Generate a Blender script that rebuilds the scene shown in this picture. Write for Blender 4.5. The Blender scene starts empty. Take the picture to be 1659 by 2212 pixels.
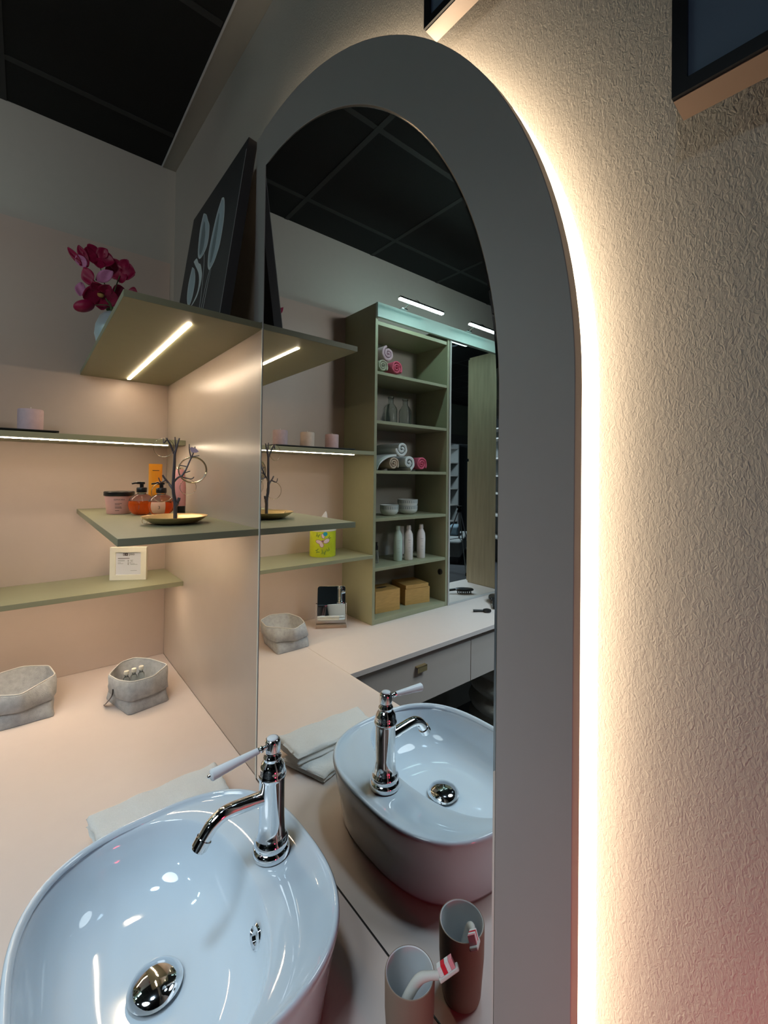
import bpy, bmesh, math, random
from mathutils import Vector, Matrix, noise
random.seed(7)
PI = math.pi
S = bpy.context.scene
C = S.collection

# ---------------------------------------------------------------- camera
FPX, YAW, PITCH, ROLL = 935.3, .8736, .011, .0119
cam = bpy.data.objects.new('camera', bpy.data.cameras.new('camera'))
C.objects.link(cam)
cam.location = (2.013, -.45, 1.6077)
fw = Vector((-math.sin(YAW)*math.cos(PITCH), math.cos(YAW)*math.cos(PITCH), math.sin(PITCH)))
r0 = Vector((math.cos(YAW), math.sin(YAW), 0)); u0 = r0.cross(fw)
rr = math.cos(ROLL)*r0+math.sin(ROLL)*u0; uu = -math.sin(ROLL)*r0+math.cos(ROLL)*u0
cam.rotation_euler = Matrix((rr, uu, -fw)).transposed().to_euler()
cam.data.sensor_fit = 'VERTICAL'; cam.data.sensor_height = 24
cam.data.lens = FPX*24/2212
cam.data.shift_x = (829.5-841.07)/2212
cam.data.shift_y = -(1106-1018.14)/2212
cam.data.clip_start = .02; cam.data.clip_end = 60
S.camera = cam

# ---------------------------------------------------------------- exposure, world
S.view_settings.view_transform = 'Standard'; S.view_settings.look = 'None'
S.view_settings.gamma = 1; S.view_settings.use_curve_mapping = False
S.view_settings.exposure = 0.0
S.cycles.max_bounces = 10; S.cycles.glossy_bounces = 8; S.cycles.diffuse_bounces = 4
S.cycles.transmission_bounces = 8; S.cycles.sample_clamp_indirect = 4
S.cycles.caustics_reflective = False; S.cycles.caustics_refractive = False
w = bpy.data.worlds.new('world'); S.world = w; w.use_nodes = True
w.node_tree.nodes['Background'].inputs[0].default_value = (.55, .6, .66, 1)
w.node_tree.nodes['Background'].inputs[1].default_value = .10

# ---------------------------------------------------------------- ceiling spots behind the camera, plus added fill lights
def area(name, loc, target, size, power, col, spread=PI):
    d = bpy.data.lights.new(name, 'AREA'); d.shape = 'DISK'; d.size = size; d.energy = power; d.color = col; d.spread = spread
    o = bpy.data.objects.new(name, d); C.objects.link(o); o.location = loc
    o.rotation_euler = (Vector(target)-Vector(loc)).to_track_quat('-Z', 'Y').to_euler()
    return o
SPOTS = [((1.42, -.50, 2.80), (1.36, -.34, .9)), ((2.3, -2.0, 2.80), (.75, -1.75, .3)), ((1.1, -2.4, 2.80), (.6, -1.6, .9)), ((2.7, -3.4, 2.80), (1.4, -.2, 1.2))]
for k, (a_, b_) in enumerate(SPOTS):
    area('spot_light', a_, b_, (.22, .09, .09, .09)[k], (.6, 4.0, 3, 3)[k], (.60, .82, 1.0), (.75, 1.0, 1.6, 2.4)[k])
area('wall_fill_light', (3.3, -1.9, 2.75), (0, -1.0, 2.45), .5, 2.6, (1.0, .97, .92), 1.0)  # added fill without a fixture, lifts the dark upper walls
area('room_fill_light', (1.75, -1.35, 2.72), (1.15, -1.0, .6), .8, 7, (.82, .93, 1.0), 1.7)  # added ambient fill over the worktops, no lamp of the room
area('far_fill_light', (4.7, -5.6, 2.8), (4.5, -6.2, .4), .6, 75, (.75, .9, 1.0))  # added fill so the far room does not go black
# unseen red light added low beside the vanity for the red glow there
area('red_glow_light', (2.16, -.12, 1.02), (2.0, .05, 1.02), .10, .5, (1, .03, .08))

# ---------------------------------------------------------------- materials
def mat(name, col, rough=.5, metal=0, bump=0, bscale=200, var=.04, vscale=30, emis=None, estr=0, spec=.5, trans=0, ior=1.45, coat=0, stretch=None, alpha=1, sheen=0):
    m = bpy.data.materials.new(name); m.use_nodes = True
    nt = m.node_tree; N = nt.nodes; L = nt.links; b = N['Principled BSDF']
    b.inputs['Roughness'].default_value = rough; b.inputs['Metallic'].default_value = metal
    b.inputs['Specular IOR Level'].default_value = spec; b.inputs['IOR'].default_value = ior
    b.inputs['Transmission Weight'].default_value = trans; b.inputs['Coat Weight'].default_value = coat
    b.inputs['Alpha'].default_value = alpha
    if sheen: b.inputs['Sheen Weight'].default_value = sheen
    tc = N.new('ShaderNodeTexCoord'); mp = N.new('ShaderNodeMapping'); L.new(tc.outputs['Object'], mp.inputs[0])
    if stretch: mp.inputs['Scale'].default_value = stretch
    nz = N.new('ShaderNodeTexNoise'); nz.inputs['Scale'].default_value = vscale; nz.inputs['Detail'].default_value = 4
    L.new(mp.outputs[0], nz.inputs[0])
    mx = N.new('ShaderNodeMix'); mx.data_type = 'RGBA'
    mx.inputs[6].default_value = tuple(c*(1-var) for c in col)+(1,)
    mx.inputs[7].default_value = tuple(min(1, c*(1+var)) for c in col)+(1,)
    L.new(nz.outputs[0], mx.inputs[0]); L.new(mx.outputs[2], b.inputs['Base Color'])
    if bump:
        n2 = N.new('ShaderNodeTexNoise'); n2.inputs['Scale'].default_value = bscale; n2.inputs['Detail'].default_value = 3
        L.new(mp.outputs[0], n2.inputs[0])
        bp = N.new('ShaderNodeBump'); bp.inputs['Strength'].default_value = bump; bp.inputs['Distance'].default_value = .002
        L.new(n2.outputs[0], bp.inputs['Height']); L.new(bp.outputs[0], b.inputs['Normal'])
    if emis:
        b.inputs['Emission Color'].default_value = emis+(1,); b.inputs['Emission Strength'].default_value = estr
    m.diffuse_color = tuple(col)+(1,)
    return m
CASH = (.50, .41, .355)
M = dict(
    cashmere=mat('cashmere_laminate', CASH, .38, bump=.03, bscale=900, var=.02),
    gloss_panel=mat('satin_splashback', (.50, .42, .36), .27, var=.03, vscale=12, bump=.02, bscale=300),
    board=mat('taupe_frame_board', (.46, .42, .395), .42, var=.02, bump=.02, bscale=700),
    counter=mat('cashmere_worktop', (.67, .565, .515), .42, var=.02, bump=.03, bscale=700),
    sage=mat('sage_green_laminate', (.275, .275, .175), .45, var=.04, bump=.04, bscale=800),
    left_wall=mat('painted_wall', (.43, .41, .37), .7, var=.03, bump=.05, bscale=400),
    black=mat('black_ceiling_tile', (.012, .012, .012), .9, var=.3, vscale=300),
    grid=mat('black_ceiling_grid', (.035, .035, .036), .7),
    trim=mat('grey_trim', (.45, .44, .42), .5),
    floor=mat('dark_floor', (.10, .10, .105), .3, var=.3, vscale=6),
    dark=mat('dark_room_wall', (.06, .065, .07), .7),
    greenwall=mat('pale_green_wall', (.33, .38, .33), .8),
    mirror=mat('mirror_silver', (.90, .93, .92), .0, metal=1, var=0),
    glassedge=mat('glass_edge', (.72, .78, .72), .15, var=.1),
    chrome=mat('chrome', (.86, .87, .88), .06, metal=1, var=.01),
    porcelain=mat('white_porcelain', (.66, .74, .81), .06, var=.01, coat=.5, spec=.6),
    enamel=mat('white_enamel', (.82, .84, .86), .12, var=.01),
    towel=mat('white_terry', (.88, .88, .86), .95, bump=1.0, bscale=900, var=.08, vscale=400, sheen=.3),
    feltedge=mat('pale_felt_edge', (.66, .64, .60), .95, bump=.6, bscale=600, var=.1),
    felt=mat('grey_felt', (.37, .38, .39), .95, bump=.9, bscale=500, var=.35, vscale=70, sheen=.2),
    cup=mat('taupe_cup', (.27, .19, .14), .7, var=.05, bump=.1),
    cupin=mat('cup_white_inside', (.72, .74, .76), .45),
    brass=mat('brass', (.78, .58, .30), .36, metal=1, var=.1),
    bangle=mat('pale_gold', (.75, .66, .48), .22, metal=1, var=.05),
    branch=mat('gunmetal_branch', (.13, .12, .14), .4, metal=.6, var=.1),
    blackpl=mat('black_plastic', (.012, .012, .013), .3),
    candle=mat('lilac_candle', (.50, .38, .42), .7, var=.12, vscale=60, bump=.3, bscale=150),
    candle2=mat('pink_candle', (.62, .42, .42), .7, var=.12, vscale=60, bump=.3, bscale=150),
    candle3=mat('cream_candle', (.66, .52, .44), .7, var=.12, vscale=60, bump=.3, bscale=150),
    lilac=mat('lilac_charm', (.50, .42, .58), .35),
    wick=mat('wick', (.75, .72, .66), .8),
    jar=mat('pink_jar', (.78, .42, .38), .35, var=.03),
    ink=mat('ink', (.09, .06, .06), .6),
    paleink=mat('pale_ink', (.35, .35, .37), .6),
    orange=mat('orange_tube', (.95, .36, .02), .3),
    pinkb=mat('pink_bottle', (.85, .38, .36), .3),
    liquid=mat('orange_gel', (1.0, .16, .02), .05, trans=.75, ior=1.35, var=0),
    peach=mat('peach_label', (.92, .50, .32), .3),
    clear=mat('clear_plastic', (.95, .93, .92), .05, trans=.95, ior=1.3, var=0),
    glass=mat('clear_glass', (.86, .92, .90), .02, trans=.96, ior=1.45, var=0),
    frame_w=mat('ivory_frame', (.82, .78, .66), .4),
    paper=mat('white_paper', (.72, .72, .76), .6, var=.01),
    blackf=mat('black_picture_frame', (.015, .015, .017), .35),
    blackmat=mat('dark_canvas', (.036, .034, .037), .55, var=.25, vscale=8),
    petalpaint=mat('painted_petal', (.46, .56, .62), .6, var=.3, vscale=18, stretch=(1, 1, .3)),
    leafshade=mat('painted_leaf_shade', (.22, .27, .30), .6, var=.3, vscale=14, stretch=(1, 1, .3)),
    petalrim=mat('painted_petal_rim', (.68, .74, .76), .6, var=.1),
    artpaper=mat('blue_grey_print', (.18, .22, .30), .35, var=.1, vscale=6),
    petal=mat('magenta_petal', (.30, .005, .055), .45, var=.35, vscale=60),
    petalpale=mat('pale_magenta_petal', (.55, .2, .40), .5, var=.2, vscale=60),
    pollen=mat('orchid_centre', (.6, .38, .12), .6),
    stem=mat('green_stem', (.10, .14, .06), .6),
    pot=mat('pale_blue_pot', (.50, .62, .68), .3),
    lime=mat('lime_tin', (.62, .70, .03), .4, var=.25, vscale=25),
    limedark=mat('olive_print', (.22, .32, .03), .5),
    wing=mat('pink_white_wing', (.80, .62, .66), .5, var=.2, vscale=200),
    wingdark=mat('mauve_wing_edge', (.28, .12, .17), .5),
    teal=mat('teal_dot', (.02, .32, .42), .5),
    pinktowel=mat('pink_terry', (.68, .12, .20), .95, bump=1, bscale=700, var=.15, vscale=200),
    palepink=mat('pale_pink_terry', (.72, .52, .60), .95, bump=1, bscale=700, var=.15, vscale=200),
    sagetowel=mat('cream_terry', (.55, .55, .44), .95, bump=1, bscale=700, var=.15, vscale=200),
    beigetowel=mat('beige_terry', (.58, .46, .36), .95, bump=1, bscale=700, var=.15, vscale=200),
    whitetowel=mat('cool_white_terry', (.72, .76, .76), .95, bump=1, bscale=700, var=.1, vscale=200),
    bowlw=mat('white_ceramic', (.68, .70, .68), .25),
    bowld=mat('bowl_stripe', (.14, .18, .19), .4),
    bottle=mat('white_bottle', (.74, .68, .66), .35),
    bottleg=mat('pale_green_bottle', (.50, .62, .54), .35),
    bamboo=mat('bamboo', (.46, .26, .08), .5, var=.3, vscale=25, stretch=(1, 1, 9)),
    oak=mat('pale_oak', (.42, .35, .24), .55, var=.28, vscale=9, stretch=(6, 6, .5), bump=.1, bscale=80),
    pouf=mat('cream_boucle', (.45, .42, .36), .95, bump=1, bscale=300, var=.1),
    brushw=mat('translucent_white', (.88, .86, .80), .25, trans=.25, ior=1.2, var=.03),
    red=mat('red_bristle', (.75, .02, .04), .5),
    pinkbr=mat('pink_bristle', (.80, .32, .36), .5),
    bristle=mat('white_bristle', (.85, .85, .84), .7, var=.1, vscale=900),
    cream=mat('cornice_glass', (.56, .74, .70), .25),
    led_warm=mat('led_warm', (1, 1, 1), .5, var=0, emis=(1, .80, .56), estr=5.4),
    led_shelf=mat('led_shelf', (1, 1, 1), .5, var=0, emis=(1, .78, .55), estr=58),
    led_cool=mat('led_cool', (1, 1, 1), .5, var=0, emis=(.66, 1, .97), estr=74),
    lamp_face=mat('lamp_face', (1, 1, 1), .5, var=0, emis=(.8, .93, 1), estr=14),
    bluecush=mat('blue_grey_cushion', (.14, .2, .24), .9),
    greyfab=mat('grey_fabric', (.24, .25, .25), .9, var=.1),
    floral=mat('floral_cloth', (.35, .36, .36), .9),
    silver=mat('tripod_silver', (.5, .5, .52), .35, metal=.8),
)
# strongly textured plaster
def plaster():
    m = mat('textured_plaster', (.50, .46, .41), .62, var=.04, vscale=5)
    nt = m.node_tree; N = nt.nodes; L = nt.links; b = N['Principled BSDF']
    tc = N.new('ShaderNodeTexCoord'); mp = N.new('ShaderNodeMapping'); mp.inputs['Scale'].default_value = (1, 1, .55)
    L.new(tc.outputs['Object'], mp.inputs[0])
    n1 = N.new('ShaderNodeTexNoise'); n1.inputs['Scale'].default_value = 290; n1.inputs['Detail'].default_value = 3; n1.inputs['Distortion'].default_value = 1.1
    L.new(mp.outputs[0], n1.inputs[0])
    n2 = N.new('ShaderNodeTexNoise'); n2.inputs['Scale'].default_value = 70; n2.inputs['Detail'].default_value = 2
    L.new(mp.outputs[0], n2.inputs[0])
    ad = N.new('ShaderNodeMath'); ad.operation = 'MULTIPLY_ADD'; ad.inputs[1].default_value = .5
    L.new(n2.outputs[0], ad.inputs[0]); L.new(n1.outputs[0], ad.inputs[2])
    bp = N.new('ShaderNodeBump'); bp.inputs['Strength'].default_value = .5; bp.inputs['Distance'].default_value = .0020
    L.new(ad.outputs[0], bp.inputs['Height']); L.new(bp.outputs[0], b.inputs['Normal'])
    return m
M['plaster'] = plaster()
def floral():
    m = M['floral']; nt = m.node_tree; N = nt.nodes; L = nt.links; b = N['Principled BSDF']
    tc = N.new('ShaderNodeTexCoord'); v = N.new('ShaderNodeTexNoise'); v.inputs['Scale'].default_value = 22; v.inputs['Distortion'].default_value = 2
    L.new(tc.outputs['Object'], v.inputs[0]); cr = N.new('ShaderNodeValToRGB')
    cr.color_ramp.elements[0].position = .5; cr.color_ramp.elements[0].color = (.05, .05, .05, 1)
    cr.color_ramp.elements[1].position = .53; cr.color_ramp.elements[1].color = (.8, .82, .8, 1)
    L.new(v.outputs[0], cr.inputs[0]); L.new(cr.outputs[0], b.inputs['Base Color'])
floral()

# ---------------------------------------------------------------- mesh helpers
def B(): return bmesh.new()
def box(bm, a, b):
    v = [bm.verts.new((x, y, z)) for x in (a[0], b[0]) for y in (a[1], b[1]) for z in (a[2], b[2])]
    for f in ((0, 1, 3, 2), (4, 6, 7, 5), (0, 4, 5, 1), (2, 3, 7, 6), (0, 2, 6, 4), (1, 5, 7, 3)): bm.faces.new([v[i] for i in f])
    return v
def loft(bm, rings, cap0=True, cap1=True, closed=True):
    R = [[bm.verts.new(p) for p in r] for r in rings]; n = len(R[0])
    for a, b in zip(R, R[1:]):
        for i in range(n if closed else n-1):
            j = (i+1) % n; bm.faces.new((a[i], a[j], b[j], b[i]))
    if cap0: bm.faces.new(R[0][::-1])
    if cap1: bm.faces.new(R[-1])
    return R
def lathe(bm, prof, c=(0, 0, 0), n=40, cap0=True, cap1=True):
    return loft(bm, [[(c[0]+r*math.cos(2*PI*i/n), c[1]+r*math.sin(2*PI*i/n), c[2]+z) for i in range(n)] for r, z in prof], cap0, cap1)
def tube(bm, pts, rad, n=12, closed=False):
    pts = [Vector(p) for p in pts]; rad = rad if isinstance(rad, (list, tuple)) else [rad]*len(pts)
    rings = []; up = Vector((.13, .21, .97)).normalized()
    for i, p in enumerate(pts):
        a = pts[(i-1) % len(pts)] if (closed or i) else p; b = pts[(i+1) % len(pts)] if (closed or i < len(pts)-1) else p
        t = (b-a).normalized(); x = t.cross(up)
        if x.length < .05: x = t.cross(Vector((1, 0, 0)))
        x.normalize(); y = t.cross(x)
        rings.append([p+x*(rad[i]*math.cos(2*PI*k/n))+y*(rad[i]*math.sin(2*PI*k/n)) for k in range(n)])
    if closed: rings.append(rings[0]); loft(bm, rings, False, False); bmesh.ops.remove_doubles(bm, verts=bm.verts, dist=1e-6)
    else: loft(bm, rings)
def spline(pts, k=6):
    P = [Vector(p) for p in pts]; out = []
    for i in range(len(P)-1):
        a = P[max(i-1, 0)]; b = P[i]; c = P[i+1]; d = P[min(i+2, len(P)-1)]
        for j in range(k):
            t = j/k
            out.append(.5*((2*b)+(-a+c)*t+(2*a-5*b+4*c-d)*t*t+(-a+3*b-3*c+d)*t**3))
    out.append(P[-1]); return out
def prism(bm, pts, y0, y1):
    """outline in x,z extruded along y"""
    loft(bm, [[(x, y0, z) for x, z in pts], [(x, y1, z) for x, z in pts]])
def prismz(bm, pts, z0, z1):
    loft(bm, [[(x, y, z0) for x, y in pts], [(x, y, z1) for x, y in pts]])
def obj(name, bm, m, parent=None, smooth=False, bevel=0, loc=(0, 0, 0), rz=0, sub=0, seg=2):
    bmesh.ops.recalc_face_normals(bm, faces=bm.faces)
    me = bpy.data.meshes.new(name); bm.to_mesh(me); bm.free()
    o = bpy.data.objects.new(name, me); C.objects.link(o); o.location = loc; o.rotation_euler = (0, 0, rz)
    me.materials.append(M[m] if isinstance(m, str) else m)
    if bevel:
        b = o.modifiers.new('bevel', 'BEVEL'); b.width = bevel; b.segments = seg; b.limit_method = 'ANGLE'; b.angle_limit = .6
        b.harden_normals = False
    if sub:
        s = o.modifiers.new('sub', 'SUBSURF'); s.levels = sub; s.render_levels = sub
    if smooth or bevel:
        for p in me.polygons: p.use_smooth = True
        if not smooth: me.set_sharp_from_angle(angle=.5)
        elif smooth == 'a': me.set_sharp_from_angle(angle=.7)
    if parent: o.parent = parent
    return o
def tag(o, label, cat, group=None):
    o['label'] = label; o['category'] = cat
    if group: o['group'] = group
    return o
def thing(name, label, cat, loc=(0, 0, 0), rz=0, group=None):
    o = bpy.data.objects.new(name, None); o.empty_display_size = .02; C.objects.link(o); o.location = loc; o.rotation_euler = (0, 0, rz)
    return tag(o, label, cat, group)
def struct(name, bm, m, **k):
    o = obj(name, bm, m, **k); o['kind'] = 'structure'; return o
def dup(root, loc, rz=0, label=None):
    r = root.copy(); C.objects.link(r); r.location = loc; r.rotation_euler = (0, 0, rz)
    if label: r['label'] = label
    for ch in list(root.children):
        c = ch.copy(); C.objects.link(c); c.parent = r
        for g in ch.children:
            d = g.copy(); C.objects.link(d); d.parent = c
    return r
def rot(x, y, a): return (x*math.cos(a)-y*math.sin(a), x*math.sin(a)+y*math.cos(a))

# ================================================================ SETTING
ZC = .85            # worktop height
ZCEIL = 2.902
def wy(x): return .02+.026*x     # plaster wall plane, very slightly off parallel
b = B(); box(b, (-.1, -9, -.1), (6.2, .3, 0)); struct('floor', b, 'floor')
# ceiling: dark panels hanging in a faint grid; stops 4 cm short of the vanity wall
b = B(); box(b, (0, -9, ZCEIL), (6.2, -.035, ZCEIL+.05)); cl = struct('ceiling', b, 'black')
b = B()
for x in [.21+.54*k for k in range(0, 11)]: box(b, (x-.011, -9, ZCEIL-.002), (x+.011, -.04, ZCEIL))
for y in [-.535-.545*k for k in range(0, 15)]: box(b, (0, y-.011, ZCEIL-.0025), (6.1, y+.011, ZCEIL-.0005))
g = obj('ceiling_grid', b, 'grid', parent=cl)
b = B(); box(b, (0, -.036, ZCEIL-.004), (6.1, -.031, ZCEIL+.05)); struct('trim_1', b, 'enamel')
b = B(); prismz(b, [(0, -.0309), (6.1, -.0309), (6.1, wy(6.1)+.001), (0, wy(0)+.001)], ZCEIL-.0005, ZCEIL+.05); struct('trim_5', b, 'left_wall')
b = B(); box(b, (-.1, -9, 0), (0, .15, 3.1)); struct('wall_left', b, 'left_wall')
b = B(); pts = [(0, wy(0)), (6.2, wy(6.2)), (6.2, .3), (0, .3)]; prismz(b, pts, 0, 3.1); struct('wall_vanity', b, 'plaster')
# smooth laminate splashback on the vanity wall below the upper corner shelf
b = B(); box(b, (.003, .004, ZC), (.966, .0195, 1.978)); struct('trim_2', b, 'gloss_panel')
b = B(); box(b, (0, -2.6, ZC), (.003, .0035, 2.5)); struct('trim_3', b, 'cashmere')  # pinker sheet puts the left wall's shadow boundary into colour
b = B(); box(b, (6.1, -9, 0), (6.2, .3, 3.1)); struct('wall_right', b, 'dark')
b = B(); box(b, (-.1, -9.1, 0), (6.2, -9, 3.1)); struct('wall_back', b, 'dark')
# pale lintel of the passage behind the camera, seen only through the two mirrors
b = B(); box(b, (3.70, -9, 2.36), (3.80, -2.4, ZCEIL)); struct('wall_lintel', b, 'greenwall')
b = B(); box(b, (3.69, -9, 2.20), (3.81, -2.4, 2.36)); struct('trim_4', b, 'greyfab')

# ================================================================ ARCHED MIRROR
XL, XR, CX0, CZ0, RO, RI = .918, 1.785, 1.008, 1.710, .777, .679
XG = .974
SH1B, SH1T = 1.977, 1.993        # upper corner shelf
t = thing('arched_mirror', 'tall half-arch mirror with wide taupe frame and warm light glowing behind its edge', 'mirror', (XR-.3, .0, ZC))
ox, oz = t.location.x, t.location.z
def arc(R, a0, a1, n=48): return [(CX0+R*math.cos(a0+(a1-a0)*i/n), CZ0+R*math.sin(a0+(a1-a0)*i/n)) for i in range(n+1)]
def arc_to_x(R, x): return math.acos(max(-1, min(1, (x-CX0)/R)))
outer = [(XR, ZC+.002), (XR, CZ0)] + arc(RO, 0, arc_to_x(RO, XL))[1:]
inner_r = CX0+RI
inner = [(inner_r, ZC+.002), (inner_r, CZ0)] + arc(RI, 0, arc_to_x(RI, XG))[1:] + [(XG, ZC+.002)]
# frame board: front 0.000 back 0.0155
b = B()
bo = outer + [(XL, SH1T+.001), (XG-.006, SH1T+.001), (XG-.006, ZC+.002)]
bi = inner
def ring_prism(b, o_, i_, y0, y1):
    # o_ open outline bottom right -> up -> left -> bottom ; i_ likewise
    pts = o_+i_[::-1]
    loft(b, [[(x-ox, y0, z-oz) for x, z in pts], [(x-ox, y1, z-oz) for x, z in pts]])
ring_prism(b, bo, bi, -.0005, .0155)
o = obj('frame_board', b, 'board', t, bevel=.0008)
b = B()
# bevelled glass: flat face plus a narrow sloping edge
cx_, cz_ = (XG+inner_r)/2-ox, 1.4-oz
def inset(p, d):
    x, z = p
    X, Z = x+ox, z+oz
    if Z > CZ0 and X > XG+.002:
        v = Vector((X-CX0, Z-CZ0)); v = v*(1-d/v.length); return (max(CX0+v.x, XG+d)-ox, CZ0+v.y-oz)
    return (x-d if X > 1.3 else x+d, z)
gi = [inset((x-ox, z-oz), .0016) for x, z in inner]
g2 = [inset(p, .0022) for p in gi]
loft(b, [[(x, .006, z) for x, z in gi], [(x, .0015, z) for x, z in gi], [(x, .0, z) for x, z in g2]], True, True)
obj('mirror_glass', b, 'mirror', t)
b = B()
box(b, (XG-.0055-ox, -.0012, .002), (XG-.0005-ox, .012, SH1B-ZC)); obj('glass_edge_trim', b, 'glassedge', t)
b = B(); box(b, (XG-ox, -.0012, .0003), (XR-ox, .0030, .0019)); o = obj('bottom_seal', b, 'blackpl', t)
# light strip behind the board's outer edge
b = B()
pth = [(XR-.004, ZC+.01), (XR-.004, CZ0)] + [(CX0+(RO-.004)*math.cos(a), CZ0+(RO-.004)*math.sin(a)) for a in [arc_to_x(RO, XL+.01)*i/60 for i in range(1, 61)]]
pin = [(XR-.016, ZC+.01), (XR-.016, CZ0)] + [(CX0+(RO-.016)*math.cos(a), CZ0+(RO-.016)*math.sin(a)) for a in [arc_to_x(RO, XL+.01)*i/60 for i in range(1, 61)]]
rings = []
for (x, z), (x2, z2) in zip(pth, pin):
    wq = wy(x)-.002
    rings.append([(x-ox, .0165, z-oz), (x-ox, wq, z-oz), (x2-ox, wq, z2-oz), (x2-ox, .0165, z2-oz)])
loft(b, rings); ls = obj('light_strip', b, 'led_warm', t); ls['label'] = 'glowing warm white light strip'

# ================================================================ CORNER SHELVES on the vanity wall
def strip_x(parent, x0, x1, y, z, wdt=.009):
    b = B(); box(b, (x0, y-wdt/2, z-.002), (x1, y+wdt/2, z+.004)); o = obj('light_strip', b, 'led_shelf', parent); o['label'] = 'lit white light strip'
def strip_y(parent, x, y0, y1, z, wdt=.009):
    b = B(); box(b, (x-wdt/2, y0, z-.002), (x+wdt/2, y1, z+.004)); o = obj('light_strip', b, 'led_shelf', parent); o['label'] = 'lit white light strip'
t = thing('corner_shelf', 'highest sage green corner shelf, holding the leaning canvas and magenta orchid', 'shelf', (0, 0, SH1B))
b = B(); box(b, (.0032, -.301, .0005), (.962, .0195, SH1T-SH1B)); obj('shelf_board', b, 'sage', t, bevel=.0006)
strip_x(t, .05, .88, -.148, 0)
SH3B, SH3T = 1.453, 1.470
t = thing('corner_shelf', 'sage green corner shelf carrying toiletries and the branch jewellery stand', 'shelf', (0, 0, SH3B))
b = B(); box(b, (.0032, -.303, .0005), (.960, .0035, SH3T-SH3B)); obj('shelf_board', b, 'sage', t, bevel=.0006)
strip_x(t, .05, .88, -.148, 0)
# long wall shelves on the left wall up to the tall cabinet
SH2B, SH2T = 1.7125, 1.7315
t = thing('wall_shelf', 'long sage green shelf on the left wall with candles on a black tray', 'shelf', (0, -.45, SH2B))
b = B(); box(b, (.0032, -.4485, .0005), (.284, .4535, SH2T-SH2B)); obj('shelf_board', b, 'sage', t, bevel=.0006)
strip_y(t, .25, -.345, .40, 0)
SH4B, SH4T = 1.190, 1.207
t = thing('wall_shelf', 'lowest long sage green wall shelf holding the ivory sign and lime tissue tin', 'shelf', (0, -.45, SH4B))
b = B(); box(b, (.0032, -.4485, .0005), (.284, .4535, SH4T-SH4B)); obj('shelf_board', b, 'sage', t, bevel=.0006)
strip_y(t, .25, -.345, .40, 0)

# ================================================================ WORKTOPS AND BASE UNITS
CB = .650; CA = -.508
b = B(); box(b, (.0035, CA, ZC-.022), (3.4, .0036, ZC)); tag(obj('vanity_worktop', b, 'counter', bevel=.0012), 'cashmere pink worktop carrying the white basin, below the arched mirror', 'worktop')
b = B(); box(b, (.0035, -2.6, ZC-.022), (CB, CA-.001, ZC)); tag(obj('side_worktop', b, 'counter', bevel=.0012), 'long worktop along the left wall, under the tall open cabinet', 'worktop')
t = thing('vanity_cabinet', 'closed base unit below the basin worktop', 'cabinet', (1.9, -.25, 0))
b = B(); box(b, (-1.2, -.225, .1), (1.45, .24, ZC-.023)); obj('body', b, 'cashmere', t)
b = B(); box(b, (-1.2, -.2, .0), (1.45, .2, .1)); obj('plinth', b, 'dark', t)
t = thing('drawer_unit', 'shallow wall-hung drawer unit below the long side worktop', 'cabinet', (0, -1.5, .60))
b = B(); box(b, (.0035, -1.1, .0), (CB-.045, .98, .2265)); obj('body', b, 'dark', t)
for k, (y0, y1) in enumerate(((-1.253, -.512), (-1.998, -1.257), (-2.598, -2.002))):
    b = B(); box(b, (CB-.044, y0+1.5, -.002), (CB-.026, y1+1.5, .214)); d = obj('drawer', b, 'cashmere', t, bevel=.0008)
    yc = (y0+y1)/2+1.5 if k else -.903+1.5
    b = B(); box(b, (CB-.0258, yc-.028, .168), (CB-.006, yc+.028, .172)); box(b, (CB-.009, yc-.028, .146), (CB-.006, yc+.028, .172))
    h = obj('handle', b, 'brass', d, bevel=.0006); h['label'] = 'small brass tab handle'

# ================================================================ TALL CABINET, COUNTER MIRROR, OAK WARDROBE
t = thing('tall_cabinet', 'tall open sage green shelving cabinet standing on the side worktop', 'cabinet', (0, -1.1785, ZC))
CY0, CY1, CXF = -1.457, -.900, .278
H = 2.49-ZC
def loc_box(a, c, y=1.1785): return (a[0], a[1]+y, a[2]), (c[0], c[1]+y, c[2])
def part(name, m, boxes, parent=t, bevel=.0008):
    b = B()
    for a, c in boxes:
        a, c = loc_box(a, c); box(b, a, c)
    return obj(name, b, m, parent, bevel=bevel)
part('side_panel', 'sage', [((.0035, CY1-.017, .0005), (CXF, CY1, H))])
part('side_panel', 'sage', [((.0035, CY0, .0005), (CXF, CY0+.016, H))])
part('back_panel', 'left_wall', [((.0035, CY0+.016, .02), (.012, CY1-.017, H-.09))])
part('bottom_board', 'sage', [((.0125, CY0+.0165, .0005), (CXF-.001, CY1-.0175, .026))])
part('top_board', 'sage', [((.0125, CY0+.0165, H-.105), (CXF-.006, CY1-.0175, H-.085))])
SHZ = [2.130, 1.877, 1.620, 1.374, 1.120]
for z in SHZ: part('shelf', 'sage', [((.0125, CY0+.0165, z-ZC), (CXF-.002, CY1-.0175, z+.016-ZC))])
b = B(); lathe(b, [(.017, 0), (.017, .006), (.014, .008)], n=24)
kn = obj('cable_outlet', b, 'blackpl', t); kn.location = (.237, CY0+.016+1.1785, 1.044-ZC); kn.rotation_euler = (-PI/2, 0, 0); kn['label'] = 'round black cable outlet'
# cornice running over cabinet and niche
b = B(); box(b, (CXF-.001, -2.0, 2.418), (CXF+.016, CY1-.001, 2.492)); box(b, (.003, -2.0, 2.475), (CXF-.001, CY0-.001, 2.492))
tag(obj('cornice', b, 'cream', bevel=.001), 'pale green fascia lit by lamps, over the tall cabinet and counter mirror', 'fascia')
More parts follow.
